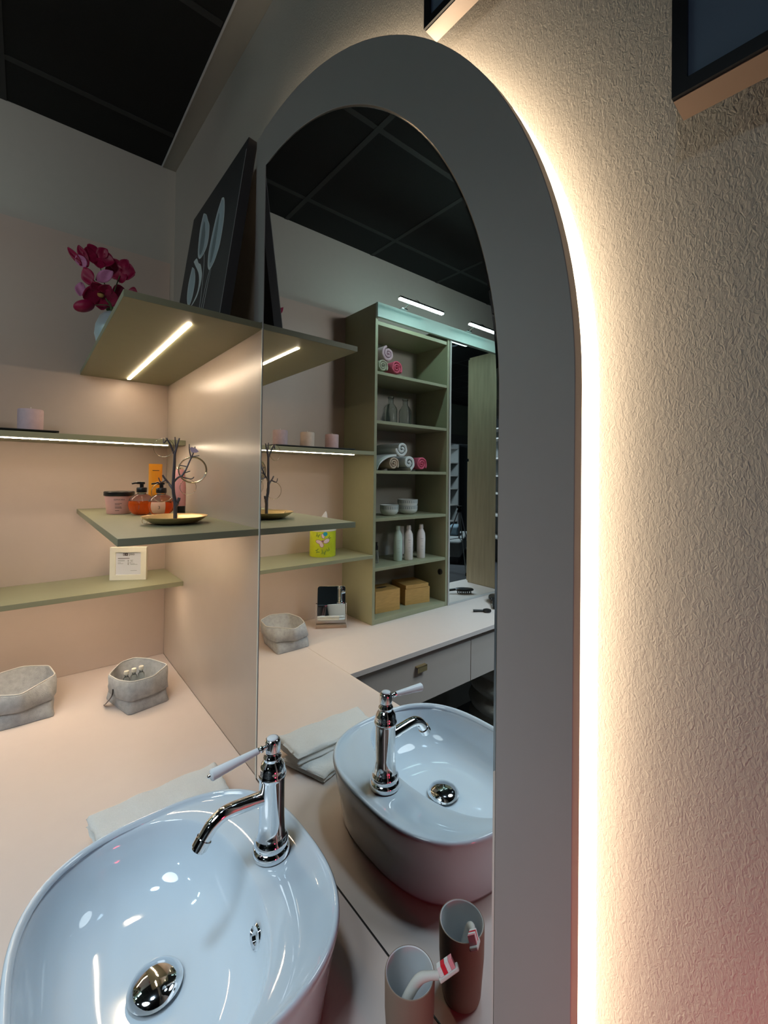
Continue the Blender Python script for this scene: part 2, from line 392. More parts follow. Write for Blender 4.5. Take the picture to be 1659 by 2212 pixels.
# lamps above the cornice
for k, (y0, y1) in enumerate(((-1.245, -.935), (-1.775, -1.465))):
    yc = (y0+y1)/2
    t = thing('cabinet_lamp', ('bar lamp over the tall open cabinet, nearer the corner shelves', 'bar lamp over the counter mirror, partly cut by the arched frame')[k], 'lamp', (.42, yc, 2.478), group='bar lamps above the cornice')
    b = B(); box(b, (-.009, y0-yc, .004), (.009, y1-yc, .013)); obj('housing', b, 'chrome', t, bevel=.001)
    b = B(); box(b, (-.008, y0-yc+.002, -.004), (.008, y1-yc-.002, .004)); obj('diffuser', b, 'led_cool', t)
    b = B(); tube(b, spline([(-.115, .02, .018), (-.07, .02, .034), (-.02, .02, .030), (0, .02, .012)], 6), .004, 8); box(b, (-.15, .0, .0145), (-.11, .04, .020)); obj('bracket', b, 'chrome', t, smooth='a')
# counter mirror
t = thing('counter_mirror', 'tall counter mirror beside the open cabinet, reflecting an oak side and a tripod', 'mirror', (.27, -1.726, ZC))
b = B(); box(b, (0, -.255, .0125), (.010, .255, 1.566)); obj('mirror_glass', b, 'mirror', t)
b = B(); box(b, (-.012, .2555, .0005), (.014, .268, 1.566)); box(b, (-.012, -.268, .0005), (.014, -.2555, 1.566)); box(b, (-.012, -.2555, .0005), (.014, .2555, .012)); obj('frame', b, 'trim', t, bevel=.001)
# oak wardrobe
t = thing('wardrobe', 'tall pale oak cabinet side standing at the far end of the side worktop', 'cabinet', (.29, -2.3, 0))
b = B(); box(b, (-.286, -.29, ZC+.001), (.29, .300, 2.47)); obj('body', b, 'oak', t, bevel=.001)
b = B(); box(b, (.2905, -.28, ZC+.01), (.308, .292, 1.72)); box(b, (.2905, -.28, 1.74), (.308, .292, 2.46)); obj('door', b, 'oak', t, bevel=.001)

# ================================================================ FAR PART OF THE SHOWROOM (seen through both mirrors)
t = thing('bookcase', 'distant lit bookcase in the dark showroom seen in the counter mirror', 'bookcase', (5.9, -6.9, 0))
b = B(); box(b, (-.2, -.9, 0), (.15, -.87, 2.5)); box(b, (-.2, .87, 0), (.15, .9, 2.5)); box(b, (.13, -.87, 0), (.15, .87, 2.5)); obj('carcass', b, 'greyfab', t)
for z in (.5, .9, 1.3, 1.62, 1.94, 2.3, 2.48):
    b = B(); box(b, (-.2, -.869, z), (.129, .869, z+.025)); obj('shelf', b, 'trim', t)
b = B(); box(b, (-.15, -.5, 2.285), (-.08, -.2, 2.299)); o = obj('light_strip', b, 'lamp_face', t)
for k, (yy, zz, hh, mm) in enumerate(((-7.2, 1.646, .22, 'red'), (-7.13, 1.646, .2, 'red'), (-7.05, 1.646, .24, 'paper'), (-7.3, 1.646, .2, 'ink'), (-7.2, 1.327, .2, 'ink'), (-7.1, 1.327, .16, 'bottle'))):
    b = B(); box(b, (5.74, yy-.03, zz), (5.92, yy+.03, zz+hh)); box(b, (5.735, yy-.032, zz+.01), (5.74, yy+.032, zz+hh-.01))
    tag(obj('book', b, mm, bevel=.002), ('thick red book in the distant lit bookcase', 'second red book beside the first in the distant bookcase', 'white book right of the red ones in the distant bookcase', 'black book left of the red ones in the distant bookcase', 'black book on the lower shelf of the distant bookcase', 'pale book on the lower shelf of the distant bookcase')[k], 'book', 'books in the distant bookcase')
# mural panel with white blossoms
t = thing('mural_panel', 'dark standing mural panel with large white blossoms, far behind in the counter mirror', 'mural', (4.6, -7.02, 0))
b = B(); box(b, (0, -.7, .3), (.03, .08, 2.28)); obj('panel', b, 'dark', t)
for k, (yy, zz, s) in enumerate(((-.03, 2.12, .07), (-.08, 1.86, .13), (-.2, 1.75, .1), (-.05, 1.35, .1), (-.3, 2.0, .12), (-.12, 1.62, .05), (-.35, 1.3, .12))):
    b = B()
    for q in range(6):
        a = q*PI/3; pts = [(-.0035, yy+s*.5*math.cos(a)+s*.45*math.cos(2*PI*i/12), zz+s*.5*math.sin(a)+s*.45*math.sin(2*PI*i/12)) for i in range(12)]
        loft(b, [pts, [(-.0005-.0003*q, p[1], p[2]) for p in pts]])
    obj('blossom', b, 'paper', t)
# sofa with floral throw
t = thing('sofa', 'grey sofa with blue cushion in the distance of the counter mirror', 'sofa', (4.55, -6.15, 0), .6)
b = B(); box(b, (-.35, -.8, .12), (.4, .8, .42)); obj('seat', b, 'greyfab', t, bevel=.04, seg=3)
b = B(); box(b, (.2, -.8, .42), (.42, .8, .85)); obj('backrest', b, 'greyfab', t, bevel=.05, seg=3)
b = B(); box(b, (-.3, -.75, 0), (.35, .75, .12)); obj('base', b, 'dark', t)
b = B(); box(b, (-.22, -.35, .43), (-.02, .1, .62)); tag(obj('cushion', b, 'bluecush', bevel=.04, seg=3, loc=(4.55, -6.15, 0), rz=.6), 'blue grey cushion lying on the distant sofa', 'cushion')
b = B()
n = 14
rings = []
for i in range(n+1):
    s_ = i/n; rings.append([(.10+.36*s_, -.72+1.4*j/20, .88+.05*math.sin(6*s_+j*.7)+.03*math.sin(j*1.9)-.0*s_) for j in range(21)])
loft(b, rings, False, False, closed=False)
fl = obj('floral_throw', b, 'floral', loc=(4.55, -6.15, .12), rz=.6, smooth=True); m_ = fl.modifiers.new('s', 'SOLIDIFY'); m_.thickness = .03
tag(fl, 'black and white floral throw over the back of the distant sofa', 'throw')
# tripod
t = thing('tripod', 'silver camera tripod with black head standing in the showroom, seen in the counter mirror', 'tripod', (3.47, -5.25, 0))
b = B(); tube(b, [(0, 0, .55), (0, 0, 1.05)], .013); obj('column', b, 'silver', t, smooth='a')
b = B(); lathe(b, [(.035, 0), (.045, .02), (.03, .05), (.02, .06), (.045, .075), (.045, .11)], (0, 0, 1.0), 16); obj('head', b, 'blackpl', t, smooth='a')
for k in range(3):
    a = .5+k*2*PI/3; ca, sa = math.cos(a), math.sin(a)
    b = B(); tube(b, [(.03*ca, .03*sa, 1.0), (.2*ca, .2*sa, .52), (.38*ca, .38*sa, .02)], [.011, .010, .007], 8); L = obj('leg', b, 'silver', t, smooth='a')
    b = B(); lathe(b, [(.012, 0), (.014, .02), (.01, .05)], (.385*ca, .385*sa, 0), 10); obj('rubber_foot', b, 'blackpl', L)
    b = B(); tube(b, [(.2*ca, .2*sa, .52), (0, 0, .56)], .006, 6); obj('brace', b, 'blackpl', t)
# pouf below side worktop
b = B()
prof = [(.001, 0)]
for k in range(5):
    z0 = k*.108
    prof += [(.215, z0+.008), (.245, z0+.030), (.255, z0+.056), (.243, z0+.085), (.212, z0+.104)]
prof += [(.15, .553), (.001, .556)]
lathe(b, prof, n=48)
tag(obj('pouf', b, 'pouf', smooth=True, loc=(.47, -1.83, .001)), 'cream ribbed pouf stool pushed under the side worktop', 'stool')
# lamp housings of the room
for k, (a_, b_) in enumerate(SPOTS):
    d = (Vector(a_)-Vector(b_)).normalized()
    t = thing('ceiling_spotlight', ('black ceiling spotlight right above the basin worktop', 'black ceiling spotlight behind the camera to the right', 'black ceiling spotlight facing the tall open cabinet', 'black ceiling spotlight farthest back in the showroom')[k], 'lamp', a_, group='ceiling spotlights behind the camera')
    q = d.to_track_quat('Z', 'Y').to_euler()
    b = B(); lathe(b, [(.046, -.004), (.052, -.02), (.052, .07), (.03, .085)], n=24, cap0=False); h = obj('housing', b, 'blackpl', t, smooth='a'); h.rotation_euler = q
    b = B(); tube(b, [(0, 0, .04), (0, 0, ZCEIL-a_[2]-.003)], .008, 8); obj('stem', b, 'blackpl', t)

# ================================================================ BASIN
BXc, BYc, BA, BB, BN, RIMZ = 1.332, -.262, .219, .204, 2.7, .980
def sup(cx, cy, a, bb, n, z, N=112):
    out = []
    for i in range(N):
        th = 2*PI*i/N; c_, s_ = math.cos(th), math.sin(th)
        out.append((cx+a*abs(c_)**(2/n)*(1 if c_ >= 0 else -1), cy+bb*abs(s_)**(2/n)*(1 if s_ >= 0 else -1), z))
    return out
def inset_sup(d, z): return sup(BXc, BYc, BA-d, BB-d, BN, z)
t = thing('wash_basin', 'white rounded ceramic countertop basin standing on the worktop before the arched mirror', 'basin', (BXc, BYc, ZC))
rings = []
for d, z in ((.030, .8515), (.021, .853), (.0195, .858), (.015, .89), (.008, .93), (.003, .960), (.0005, .972), (.001, .977), (.0035, .980), (.0065, .9795), (.009, .977), (.011, .9735)): rings.append(inset_sup(d, z))
# deck ring blends into bowl edge
def bowl(s, z, dy=0): return sup(1.332, -.310+dy, .2065*s, .1455*s, 2.45, z)
rings.append([((a[0]*.6+c[0]*.4), (a[1]*.6+c[1]*.4), .9722) for a, c in zip(inset_sup(.0125, 0), bowl(1, 0))])
for s_, z in ((1.003, .9715), (.992, .9700), (.978, .9660), (.962, .9560), (.94, .9420), (.905, .9240), (.84, .9050), (.74, .8900), (.58, .8805), (.4, .8765), (.22, .8745), (.165, .8738)): rings.append(bowl(s_, z, .0+(.012*(1-s_))))
rings = [[(p[0]-BXc, p[1]-BYc, p[2]-ZC) for p in r_] for r_ in rings]
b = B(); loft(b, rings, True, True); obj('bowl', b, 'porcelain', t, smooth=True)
b = B(); lathe(b, [(.030, 0), (.031, .0015), (.030, .003), (.027, .003), (.026, .005), (.034, .0055), (.0360, .0075), (.033, .0125), (.027, .0165), (.016, .0195), (.005, .0206), (.0005, .0207)], (1.327-BXc, -.298-BYc, .8738-ZC), 48); o = obj('drain_dome', b, 'chrome', t, smooth='a'); o['label'] = 'domed chrome drain cover'
b = B(); lathe(b, [(.0155, 0), (.0155, .002), (.013, .004), (.0085, .003), (.0085, -.002)], n=32); o = obj('overflow_ring', b, 'chrome', t, smooth='a')
o.location = (1.401-BXc, -.1805-BYc, .930-ZC); o.rotation_euler = (PI/2-.28, 0, .02); o['label'] = 'oval chrome overflow ring'
o.scale = (1, 1, 1)

# ================================================================ FAUCET
FX, FY, FZ = 1.325, -.124, .9722
t = thing('faucet', 'chrome single-lever faucet with white lever standing on the basin rim', 'faucet', (FX, FY, FZ))
b = B(); lathe(b, [(.028, 0), (.0305, .002), (.0310, .007), (.0295, .012), (.0265, .0145), (.0265, .0165), (.0285, .0185), (.0285, .024), (.0255, .0285), (.0235, .0315), (.0235, .034), (.0222, .036),
    (.0212, .060), (.0210, .124), (.0212, .1265), (.0228, .1275), (.0235, .130), (.0232, .1335), (.0222, .135), (.0215, .1365), (.0213, .141), (.0195, .148), (.0160, .153), (.0140, .1555), (.0142, .159), (.0152, .161), (.0142, .1635), (.0120, .166), (.0118, .168)], n=56); obj('body', b, 'chrome', t, smooth='a')
b = B(); lathe(b, [(.0112, .1685), (.0128, .170), (.0130, .186), (.0122, .1885), (.0105, .190)], n=40); cp = obj('cap', b, 'chrome', t, smooth='a')
b = B(); lathe(b, [(.0098, .1895), (.0095, .1915), (.006, .1928), (.0005, .193)], n=32); obj('button', b, 'enamel', cp, smooth=True)
sp = spline([(0, -.012, .0970), (0, -.030, .0990), (0, -.050, .1012), (0, -.070, .1030), (0, -.084, .1015), (0, -.097, .0945), (0, -.107, .0830), (0, -.113, .0745)], 8)
b = B(); tube(b, sp, [.0112-.0008*min(1, i/18) for i in range(len(sp))], 24); obj('spout', b, 'chrome', t, smooth='a')
b = B(); tube(b, [(0, -.1095, .0795), (0, -.1165, .0695)], .0122, 24); tube(b, [(0, -.1166, .0693), (0, -.1185, .0665)], .0100, 24); obj('aerator', b, 'chrome', t, smooth='a')
b = B(); tube(b, [(0, -.012, .1795), (0, -.0165, .1794), (0, -.018, .1793), (0, -.021, .1792), (0, -.023, .179), (0, -.026, .1788)], [.0035, .0035, .0052, .0055, .004, .0052], 20); lv = obj('lever_stub', b, 'chrome', t, smooth='a')
b = B(); pts = [(0, -.026-.0735*i/12, .1788-.0075*i/12) for i in range(13)]; tube(b, pts+[(0, -.1015, .1712), (0, -.1025, .1711)], [.0050+.0036*i/12 for i in range(13)]+[.0068, .003], 24); o = obj('lever', b, 'enamel', t, smooth='a'); o['label'] = 'white enamel lever'
b = B(); tube(b, [(0, -.1022, .1711), (0, -.105, .1709), (0, -.1065, .1708)], [.0032, .003, .0015], 12); obj('lever_tip', b, 'chrome', t, smooth='a')

# ================================================================ FOLDED TOWELS
def folded(name, pts, z0, th, m, label, group, layers=2, seed=1):
    """pts: four corners (fold side first edge). layered slab with rounded fold and soft bumps"""
    b = B(); A_, B_, C_, D_ = [Vector((*p, 0)) for p in pts]
    nu, nv = 44, 60
    lay = th/layers
    for l in range(layers):
        zb = z0+l*lay
        def P(u, v, top):
            p = A_.lerp(B_, u).lerp(D_.lerp(C_, u), v)
            e = min(u, 1-u, v, 1-v); eu = min(u, 1-u)*2.0; ev = min(v, 1-v)*4.0 if (A_-D_).length > .2 else min(v, 1-v)*2.0; rnd = min(1, min(eu, ev)/.16)
            h = lay*(.5+.5*math.sqrt(max(0, 1-(1-rnd)**2))) if top else lay*(.5-.5*math.sqrt(max(0, 1-(1-rnd)**2)))
            nn = noise.noise(Vector((p.x*22, p.y*22, seed+l)))*.004+noise.noise(Vector((p.x*260, p.y*260, seed+l)))*.0007 if (top and l == layers-1) else 0
            jx = noise.noise(Vector((u*5, v*5, seed+l*3.1)))*.004
            return (p.x+jx, p.y-jx*.7, zb+h*.97+nn)
        T = [[b.verts.new(P(i/nu, j/nv, 1)) for j in range(nv+1)] for i in range(nu+1)]
        U = [[b.verts.new(P(i/nu, j/nv, 0)) for j in range(nv+1)] for i in range(nu+1)]
        for i in range(nu):
            for j in range(nv):
                b.faces.new((T[i][j], T[i+1][j], T[i+1][j+1], T[i][j+1])); b.faces.new((U[i][j], U[i][j+1], U[i+1][j+1], U[i+1][j]))
        for i in range(nu):
            b.faces.new((T[i][0], U[i][0], U[i+1][0], T[i+1][0])); b.faces.new((T[i][nv], T[i+1][nv], U[i+1][nv], U[i][nv]))
        for j in range(nv):
            b.faces.new((T[0][j], T[0][j+1], U[0][j+1], U[0][j])); b.faces.new((T[nu][j], U[nu][j], U[nu][j+1], T[nu][j+1]))
    return tag(obj(name, b, m, smooth=True), label, 'towel', group)
folded('folded_towel', [(.968, -.074), (1.096, -.120), (1.070, -.215), (.935, -.235)], ZC+.0006, .019, 'towel', 'lower of the two folded white towels beside the basin', 'folded white towels left of the basin', seed=3)
folded('folded_towel', [(.914, -.080), (1.028, -.086), (1.030, -.330), (.928, -.345)], ZC+.0200, .030, 'towel', 'upper of the two folded white towels beside the basin, with a raised corner', 'folded white towels left of the basin', seed=8)

# ================================================================ CUP WITH TOOTHBRUSH
t = thing('tumbler', 'taupe tumbler with a white inside standing at the mirror, holding a toothbrush', 'cup', (1.592, -.052, ZC))
b = B(); lathe(b, [(.0005, .0005), (.024, .0005), (.0275, .002), (.0285, .006), (.0325, .06), (.0330, .103), (.0325, .105), (.0315, .1052)], n=56, cap1=False); o = obj('outer_wall', b, 'cup', t, smooth='a')
b = B(); lathe(b, [(.0315, .1052), (.0305, .1042), (.0300, .06), (.0265, .012), (.0005, .010)], n=56, cap0=False); o = obj('inner_wall', b, 'cupin', t, smooth='a'); o['label'] = 'white glazed inside'
t = thing('toothbrush', 'translucent white toothbrush with red bristles leaning in the taupe tumbler against the mirror', 'toothbrush', (1.592, -.052, ZC))
def tb(x, y, z): return (x-1.592, y+.052, z-ZC)
b = B()
hp = spline([(1.578, -.068, .882), (1.594, -.061, .925), (1.608, -.052, .9575), (1.619, -.043, .9665), (1.630, -.034, .9700)], 6)
tube(b, [tb(*p) for p in hp], [.0046+.0018*math.sin(PI*min(1, i/18)) for i in range(len(hp))], 14); obj('handle', b, 'brushw', t, smooth=True)
dirv = Vector((.006, .010, .006)).normalized(); up = Vector((-.62, -.25, .74)); up = (up-dirv*up.dot(dirv)).normalized(); sd = dirv.cross(up)
c0 = Vector(tb(1.637, -.026, .9745))
def obox(b, c, a, bb, cc, la, lb, lc):
    v = [b.verts.new(c+a*(i*la)+bb*(j*lb)+cc*(k*lc)) for i in (-1, 1) for j in (-1, 1) for k in (0, 1)]
    for f in ((0, 1, 3, 2), (4, 6, 7, 5), (0, 4, 5, 1), (2, 3, 7, 6), (0, 2, 6, 4), (1, 5, 7, 3)): b.faces.new([v[q] for q in f])
b = B(); obox(b, c0-up*.003, dirv, sd, up, .0140, .0058, .005); obj('head', b, 'brushw', t, bevel=.0015)
for k, (s_, mm) in enumerate(((-.0085, 'bristle'), (-.003, 'red'), (.0025, 'bristle'), (.008, 'pinkbr'))):
    b = B(); obox(b, c0+dirv*s_+up*.0021, dirv, sd, up, .0026, .0048, .010); obj('bristles', b, mm, t)

# ================================================================ FELT BASKETS
def felt_basket(name, label, base, rim, z_h, cuff, loop=None, loc=(0, 0)):
    """base: 4 corners ccw; rim: list of (x,y,dz)"""
    t = thing(name, label, 'basket', (loc[0], loc[1], ZC), group='grey felt baskets on the worktops')
    N = 72
    def poly(pts, N, rnd):
        # sample a closed polyline by arc length, smoothed
        P = [Vector((p[0]-loc[0], p[1]-loc[1], p[2] if len(p) > 2 else 0)) for p in pts]; n = len(P)
        L = [(P[(i+1) % n]-P[i]).length for i in range(n)]; T = sum(L); out = []
        for k in range(N):
            s = T*k/N; i = 0
            while s > L[i]: s -= L[i]; i += 1
            out.append(P[i].lerp(P[(i+1) % n], s/L[i]))
        for _ in range(rnd): out = [(out[i-1]+out[i]*2+out[(i+1) % N])/4 for i in range(N)]
        return out
    mx_ = sum(p[0] for p in rim)/len(rim); my_ = sum(p[1] for p in rim)/len(rim)
    bs = poly(base, N, 1); rm = poly(rim, N, 2)
    # align starts by nearest angle
    ca = lambda P: sum(P, Vector())/N
    cb, cr = ca(bs), ca(rm)
    def ang(v, c): return math.atan2(v.y-c.y, v.x-c.x)
    def resample(P, c):
        out = []
        A = sorted([(ang(p, c) % (2*PI), p) for p in P], key=lambda q: q[0])
        for k in range(N):
            a = 2*PI*k/N; j = 0
            while j < N and A[j][0] < a: j += 1
            a1, p1 = A[j % N]; a0, p0 = A[j-1]
            if j == 0: a0 -= 2*PI
            if j == N: a1 += 2*PI
            f = (a-a0)/max(1e-6, a1-a0); out.append(p0.lerp(p1, max(0, min(1, f))))
        return out
    bs = resample(bs, cb); rm = resample(rm, cr)
    def lv(f, out=0, wr=.0):
        o_ = []
        for k in range(N):
            p = bs[k].lerp(rm[k], f); c = cb.lerp(cr, f); d = Vector((p.x-c.x, p.y-c.y, 0)).normalized()
            z = (z_h+rm[k].z)*f; q = p+d*(out+wr*noise.noise(Vector((p.x*30, p.y*30, f*4)))); o_.append((q.x, q.y, z+.0006))
        return o_
    b = B(); loft(b, [lv(0), lv(.03, .002), lv(.25, .002, .006), lv(.5, 0, .004), lv(.97)], True, False)
    R = [lv(.97, -.001), lv(.55, -.006), lv(.05, -.006)]; loft(b, R, False, True); obj('bag', b, 'felt', t, smooth=True)
    b = B(); loft(b, [lv(cuff+.02, .0025, .0), lv(cuff-.02, .0045, .0), lv(cuff-.035, .0065, .0), lv(cuff-.02, .0085, .0), lv(.8, .0070, .003), lv(.96, .0045, .001), lv(1.0, .0015, .001), lv(1.0, -.0008), lv(.96, -.0022), lv(.90, -.0008)], False, False)
    obj('cuff', b, 'felt', t, smooth=True)
    if loop:
        b = B(); pts = spline([(p[0]-loc[0], p[1]-loc[1], p[2]-ZC) for p in loop], 5)
        rings = []
        for i, p in enumerate(pts):
            wd = .0025+.006*math.sin(PI*min(1, (i/(len(pts)-1))**1.6)); rings.append([p+Vector((wd, -wd*.5, 0)), p+Vector((0, -.0018, .0008)), p+Vector((-wd, wd*.5, 0)), p+Vector((0, .0018, -.0008))])
        loft(b, rings); o = obj('leather_loop', b, 'blackpl', t, smooth='a'); o['label'] = 'black leather loop'
    b = B(); tube(b, [Vector(q_)+Vector((0, 0, .0012)) for q_ in lv(1.0, -.0003)], .0019, 8, closed=True); o = obj('cut_edge', b, 'feltedge', t, smooth=True); o['label'] = 'pale cut felt edge'
    return t
felt_basket('felt_basket', 'grey felt basket in the corner holding three corked bottles, black loop at its side',
    [(.292, -.235), (.456, -.194), (.432, -.072), (.268, -.113)],
    [(.322, -.232), (.385, -.214), (.428, -.182), (.428, -.122), (.358, -.062), (.268, -.098), (.222, -.140), (.236, -.185)], .0895, .46,
    loop=[(.374, -.226, .911), (.380, -.228, .899), (.375, -.233, .885), (.360, -.240, .868), (.346, -.243, .857), (.338, -.245, .853)], loc=(.36, -.155))
felt_basket('felt_basket', 'empty grey felt basket farther from the corner, cut by the left picture edge',
    [(.151, -.383), (.316, -.371), (.316, -.520), (.235, -.543), (.158, -.535)],
    [(.252, -.400), (.212, -.366), (.115, -.380), (.068, -.450), (.098, -.528), (.190, -.543), (.266, -.525), (.314, -.454)], .0895, .50, loc=(.24, -.455))
for k, (x, y) in enumerate(((.318, -.180), (.312, -.157), (.306, -.134))):
    t = thing('corked_bottle', ('small corked glass bottle in the felt basket, nearest the loop', 'middle of the three small corked glass bottles in the felt basket', 'small corked glass bottle in the felt basket, nearest the mirror wall')[k], 'bottle', (x, y, ZC+.008), group='corked bottles in the felt basket')
    b = B(); lathe(b, [(.0095, 0), (.0105, .003), (.0105, .05), (.0095, .056), (.0055, .061), (.0055, .067), (.0068, .068), (.0065, .070)], n=24); obj('glass_body', b, 'glass', t, smooth='a')
    b = B(); lathe(b, [(.0072, .069), (.0078, .071), (.0078, .078), (.0070, .080)], n=24); obj('cork', b, 'frame_w', t, smooth='a')

# ================================================================ TOILETRIES ON THE SHELF
Z3 = SH3T+.0004
t = thing('cream_jar', 'pink cream jar with black lid standing left of the pump bottles', 'jar', (.300, -.208, Z3))
b = B(); lathe(b, [(.034, 0), (.036, .002), (.042, .058), (.0425, .060)], n=48); obj('jar_body', b, 'jar', t, smooth='a')
b = B(); lathe(b, [(.0445, .0605), (.0455, .062), (.0455, .073), (.0435, .075)], n=48); obj('lid', b, 'blackpl', t, smooth='a')
def wrap_text(s, size, R, ang0, z, m, parent, name='lettering', taper=0.0):
    cu = bpy.data.curves.new('txt', 'FONT'); cu.body = s; cu.size = size; cu.align_x = 'CENTER'; cu.extrude = .0001; cu.resolution_u = 2
    to = bpy.data.objects.new('txt', cu); C.objects.link(to); bpy.context.view_layer.update()
    me = bpy.data.meshes.new_from_object(to.evaluated_get(bpy.context.evaluated_depsgraph_get())); bpy.data.objects.remove(to)
    for v in me.vertices:
        x, y, zz = v.co; r_ = R+taper*(z+y); a = ang0+x/r_; v.co = ((r_+.0003+zz)*math.cos(a), (r_+.0003+zz)*math.sin(a), z+y)
    o = bpy.data.objects.new(name, me); C.objects.link(o); me.materials.clear(); me.materials.append(M[m]); o.parent = parent; return o
jb = t.children[0]
wrap_text('SEPHORA', .0075, .0355, -.14, .046, 'ink', t, taper=.105)
for k, (wd, zz) in enumerate(((.020, .035), (.014, .031), (.018, .024), (.020, .020), (.012, .012))):
    b = B(); r_ = .0352+.105*zz+.0011
    loft(b, [[(r_*math.cos(a), r_*math.sin(a), zz) for a in [-.45+wd/r_*i/6 for i in range(7)]], [(r_*math.cos(a), r_*math.sin(a), zz+.0012) for a in [-.45+wd/r_*i/6 for i in range(7)]]], False, False, closed=False)
    obj('print_line', b, 'ink', t)
def pump(x, y, label, level, body):
    t = thing('pump_bottle', label, 'bottle', (x, y, Z3), group='round pump bottles on the corner shelf')
    prof = [(.018, 0), (.026, .003), (.036, .014), (.0405, .030), (.040, .040), (.034, .055), (.024, .064), (.0135, .069), (.0125, .073)]
    if level < 1:
        k = [q for q in prof if q[1] <= .046]+[(.0375, .0465)]
        b = B(); lathe(b, [(r_*.97, z+.0006) for r_, z in k], n=48); obj('gel', b, 'liquid', t, smooth='a')
        k2 = [(.0378, .047)]+[q for q in prof if q[1] > .05]
        b = B(); lathe(b, k2, n=48); obj('clear_shoulder', b, 'clear', t, smooth='a')
    b = B()
    a0 = -.35
    rows = [[(r_*1.012*math.cos(a0+i*.11), r_*1.012*math.sin(a0+i*.11), z) for i in range(-6, 5)] for r_, z in ((.0300, .009), (.0350, .0135), (.0387, .022), (.0407, .030), (.0405, .038), (.0385, .0455))]
    if body:
        loft(b, rows, False, False, closed=False); o = obj('label_wrap', b, 'peach', t, smooth=True); o['label'] = 'peach label'
    else: b.free()
    wrap_text('3' if body else 'J', .014, .0410, a0, .024, 'ink', t)
    b = B(); lathe(b, [(.0145, .0735), (.0155, .075), (.0155, .088), (.0140, .090), (.006, .0905), (.006, .100), (.0095, .101), (.0095, .107), (.008, .1085)], n=32); pc = obj('pump_head', b, 'blackpl', t, smooth='a')
    b = B(); tube(b, spline([(0, 0, .1045), (.004, -.014, .1055), (.008, -.030, .1030)], 5), [.0045]*6+[.003]*5, 12); obj('nozzle', b, 'blackpl', pc, smooth='a')
pump(.383, -.156, 'round pump bottle of bright orange gel beside the pink jar', .6, False)
pump(.452, -.112, 'round pump bottle with peach label, nearer the branch stand', .6, True)
t = thing('cream_tube', 'tall orange squeeze tube standing behind the pump bottles', 'tube', (.330, -.105, Z3), .1)
rings = []
for s_ in [i/14 for i in range(15)]:
    z = .022+.148*s_; a_ = .021+.001*s_; bb_ = .019*(1-s_)**.8+.0012; rings.append([(bb_*math.cos(2*PI*i/32), a_*math.sin(2*PI*i/32), z) for i in range(32)])
b = B(); loft(b, rings); obj('tube_body', b, 'orange', t, smooth='a')
b = B(); lathe(b, [(.0175, 0), (.018, .001), (.018, .021), (.017, .022)], n=32); obj('cap', b, 'blackpl', t, smooth='a')
b = B(); box(b, (.0063, -.012, .1460), (.0068, .010, .1480)); obj('print_line', b, 'ink', t)
t = thing('lotion_bottle', 'slim pink lotion bottle with black base behind the branch stand', 'bottle', (.405, -.045, Z3))
b = B(); lathe(b, [(.0195, .0265), (.020, .028), (.020, .09), (.0165, .135), (.0125, .150), (.0115, .152)], n=36); obj('bottle_body', b, 'pinkb', t, smooth='a')
b = B(); lathe(b, [(.0185, 0), (.019, .001), (.019, .026)], n=36); obj('base_cap', b, 'blackpl', t, smooth='a')
b = B(); lathe(b, [(.0112, .1523), (.0112, .158), (.010, .1595)], n=30); obj('top_ring', b, 'bangle', t, smooth='a')

# ================================================================ JEWELLERY TREE
TX, TY = .714, -.133
t = thing('jewellery_stand', 'dark branch-shaped jewellery stand rising from a round brass dish', 'jewellery stand', (TX, TY, Z3))
b = B(); lathe(b, [(.0005, .0004), (.045, .0004), (.060, .004), (.074, .0125), (.083, .020), (.0835, .0208), (.0825, .0208), (.073, .0145), (.060, .0065), (.045, .0028), (.0005, .0028)], n=72, cap0=False, cap1=False); d = obj('dish', b, 'brass', t, smooth=True); d['label'] = 'round brass dish'
def TP(p): return (p[0]-TX, p[1]-TY, p[2]-Z3)
BR = [
 ([[.714, -.133, 1.4728], [.714, -.133, 1.511], [.713, -.134, 1.532], [.713, -.138, 1.553], [.712, -.139, 1.577], [.712, -.138, 1.609], [.713, -.137, 1.64], [.713, -.137, 1.661]], .0052, .0034),
 ([[.713, -.137, 1.661], [.714, -.133, 1.678], [.715, -.126, 1.706]], .0034, .0018), ([[.713, -.134, 1.675], [.713, -.136, 1.696], [.713, -.137, 1.709]], .0022, .0014),
 ([[.712, -.138, 1.662], [.712, -.147, 1.685], [.712, -.158, 1.705]], .0032, .0022), ([[.711, -.156, 1.701], [.704, -.163, 1.691], [.700, -.163, 1.705]], .002, .0012),
 ([[.712, -.139, 1.563], [.70, -.148, 1.581], [.70, -.157, 1.593], [.698, -.163, 1.603]], .0034, .0022), ([[.70, -.156, 1.589], [.705, -.169, 1.584], [.704, -.174, 1.596]], .002, .0012),
 ([[.712, -.138, 1.584], [.722, -.130, 1.596], [.730, -.121, 1.602]], .003, .0026),
 ([[.730, -.121, 1.602], [.732, -.112, 1.619], [.730, -.103, 1.641], [.732, -.094, 1.664], [.732, -.089, 1.684]], .0026, .0014),
 ([[.730, -.099, 1.653], [.729, -.103, 1.672], [.730, -.104, 1.690]], .002, .0012), ([[.731, -.109, 1.627], [.717, -.118, 1.63], [.712, -.126, 1.631]], .002, .0012),
 ([[.730, -.097, 1.655], [.740, -.080, 1.659]], .002, .0012), ([[.728, -.121, 1.598], [.734, -.099, 1.593], [.737, -.092, 1.599]], .002, .0012),
 ([[.730, -.117, 1.609], [.736, -.102, 1.615]], .0018, .0012), ([[.714, -.133, 1.513], [.718, -.128, 1.528], [.720, -.125, 1.541]], .0046, .004)]
b = B()
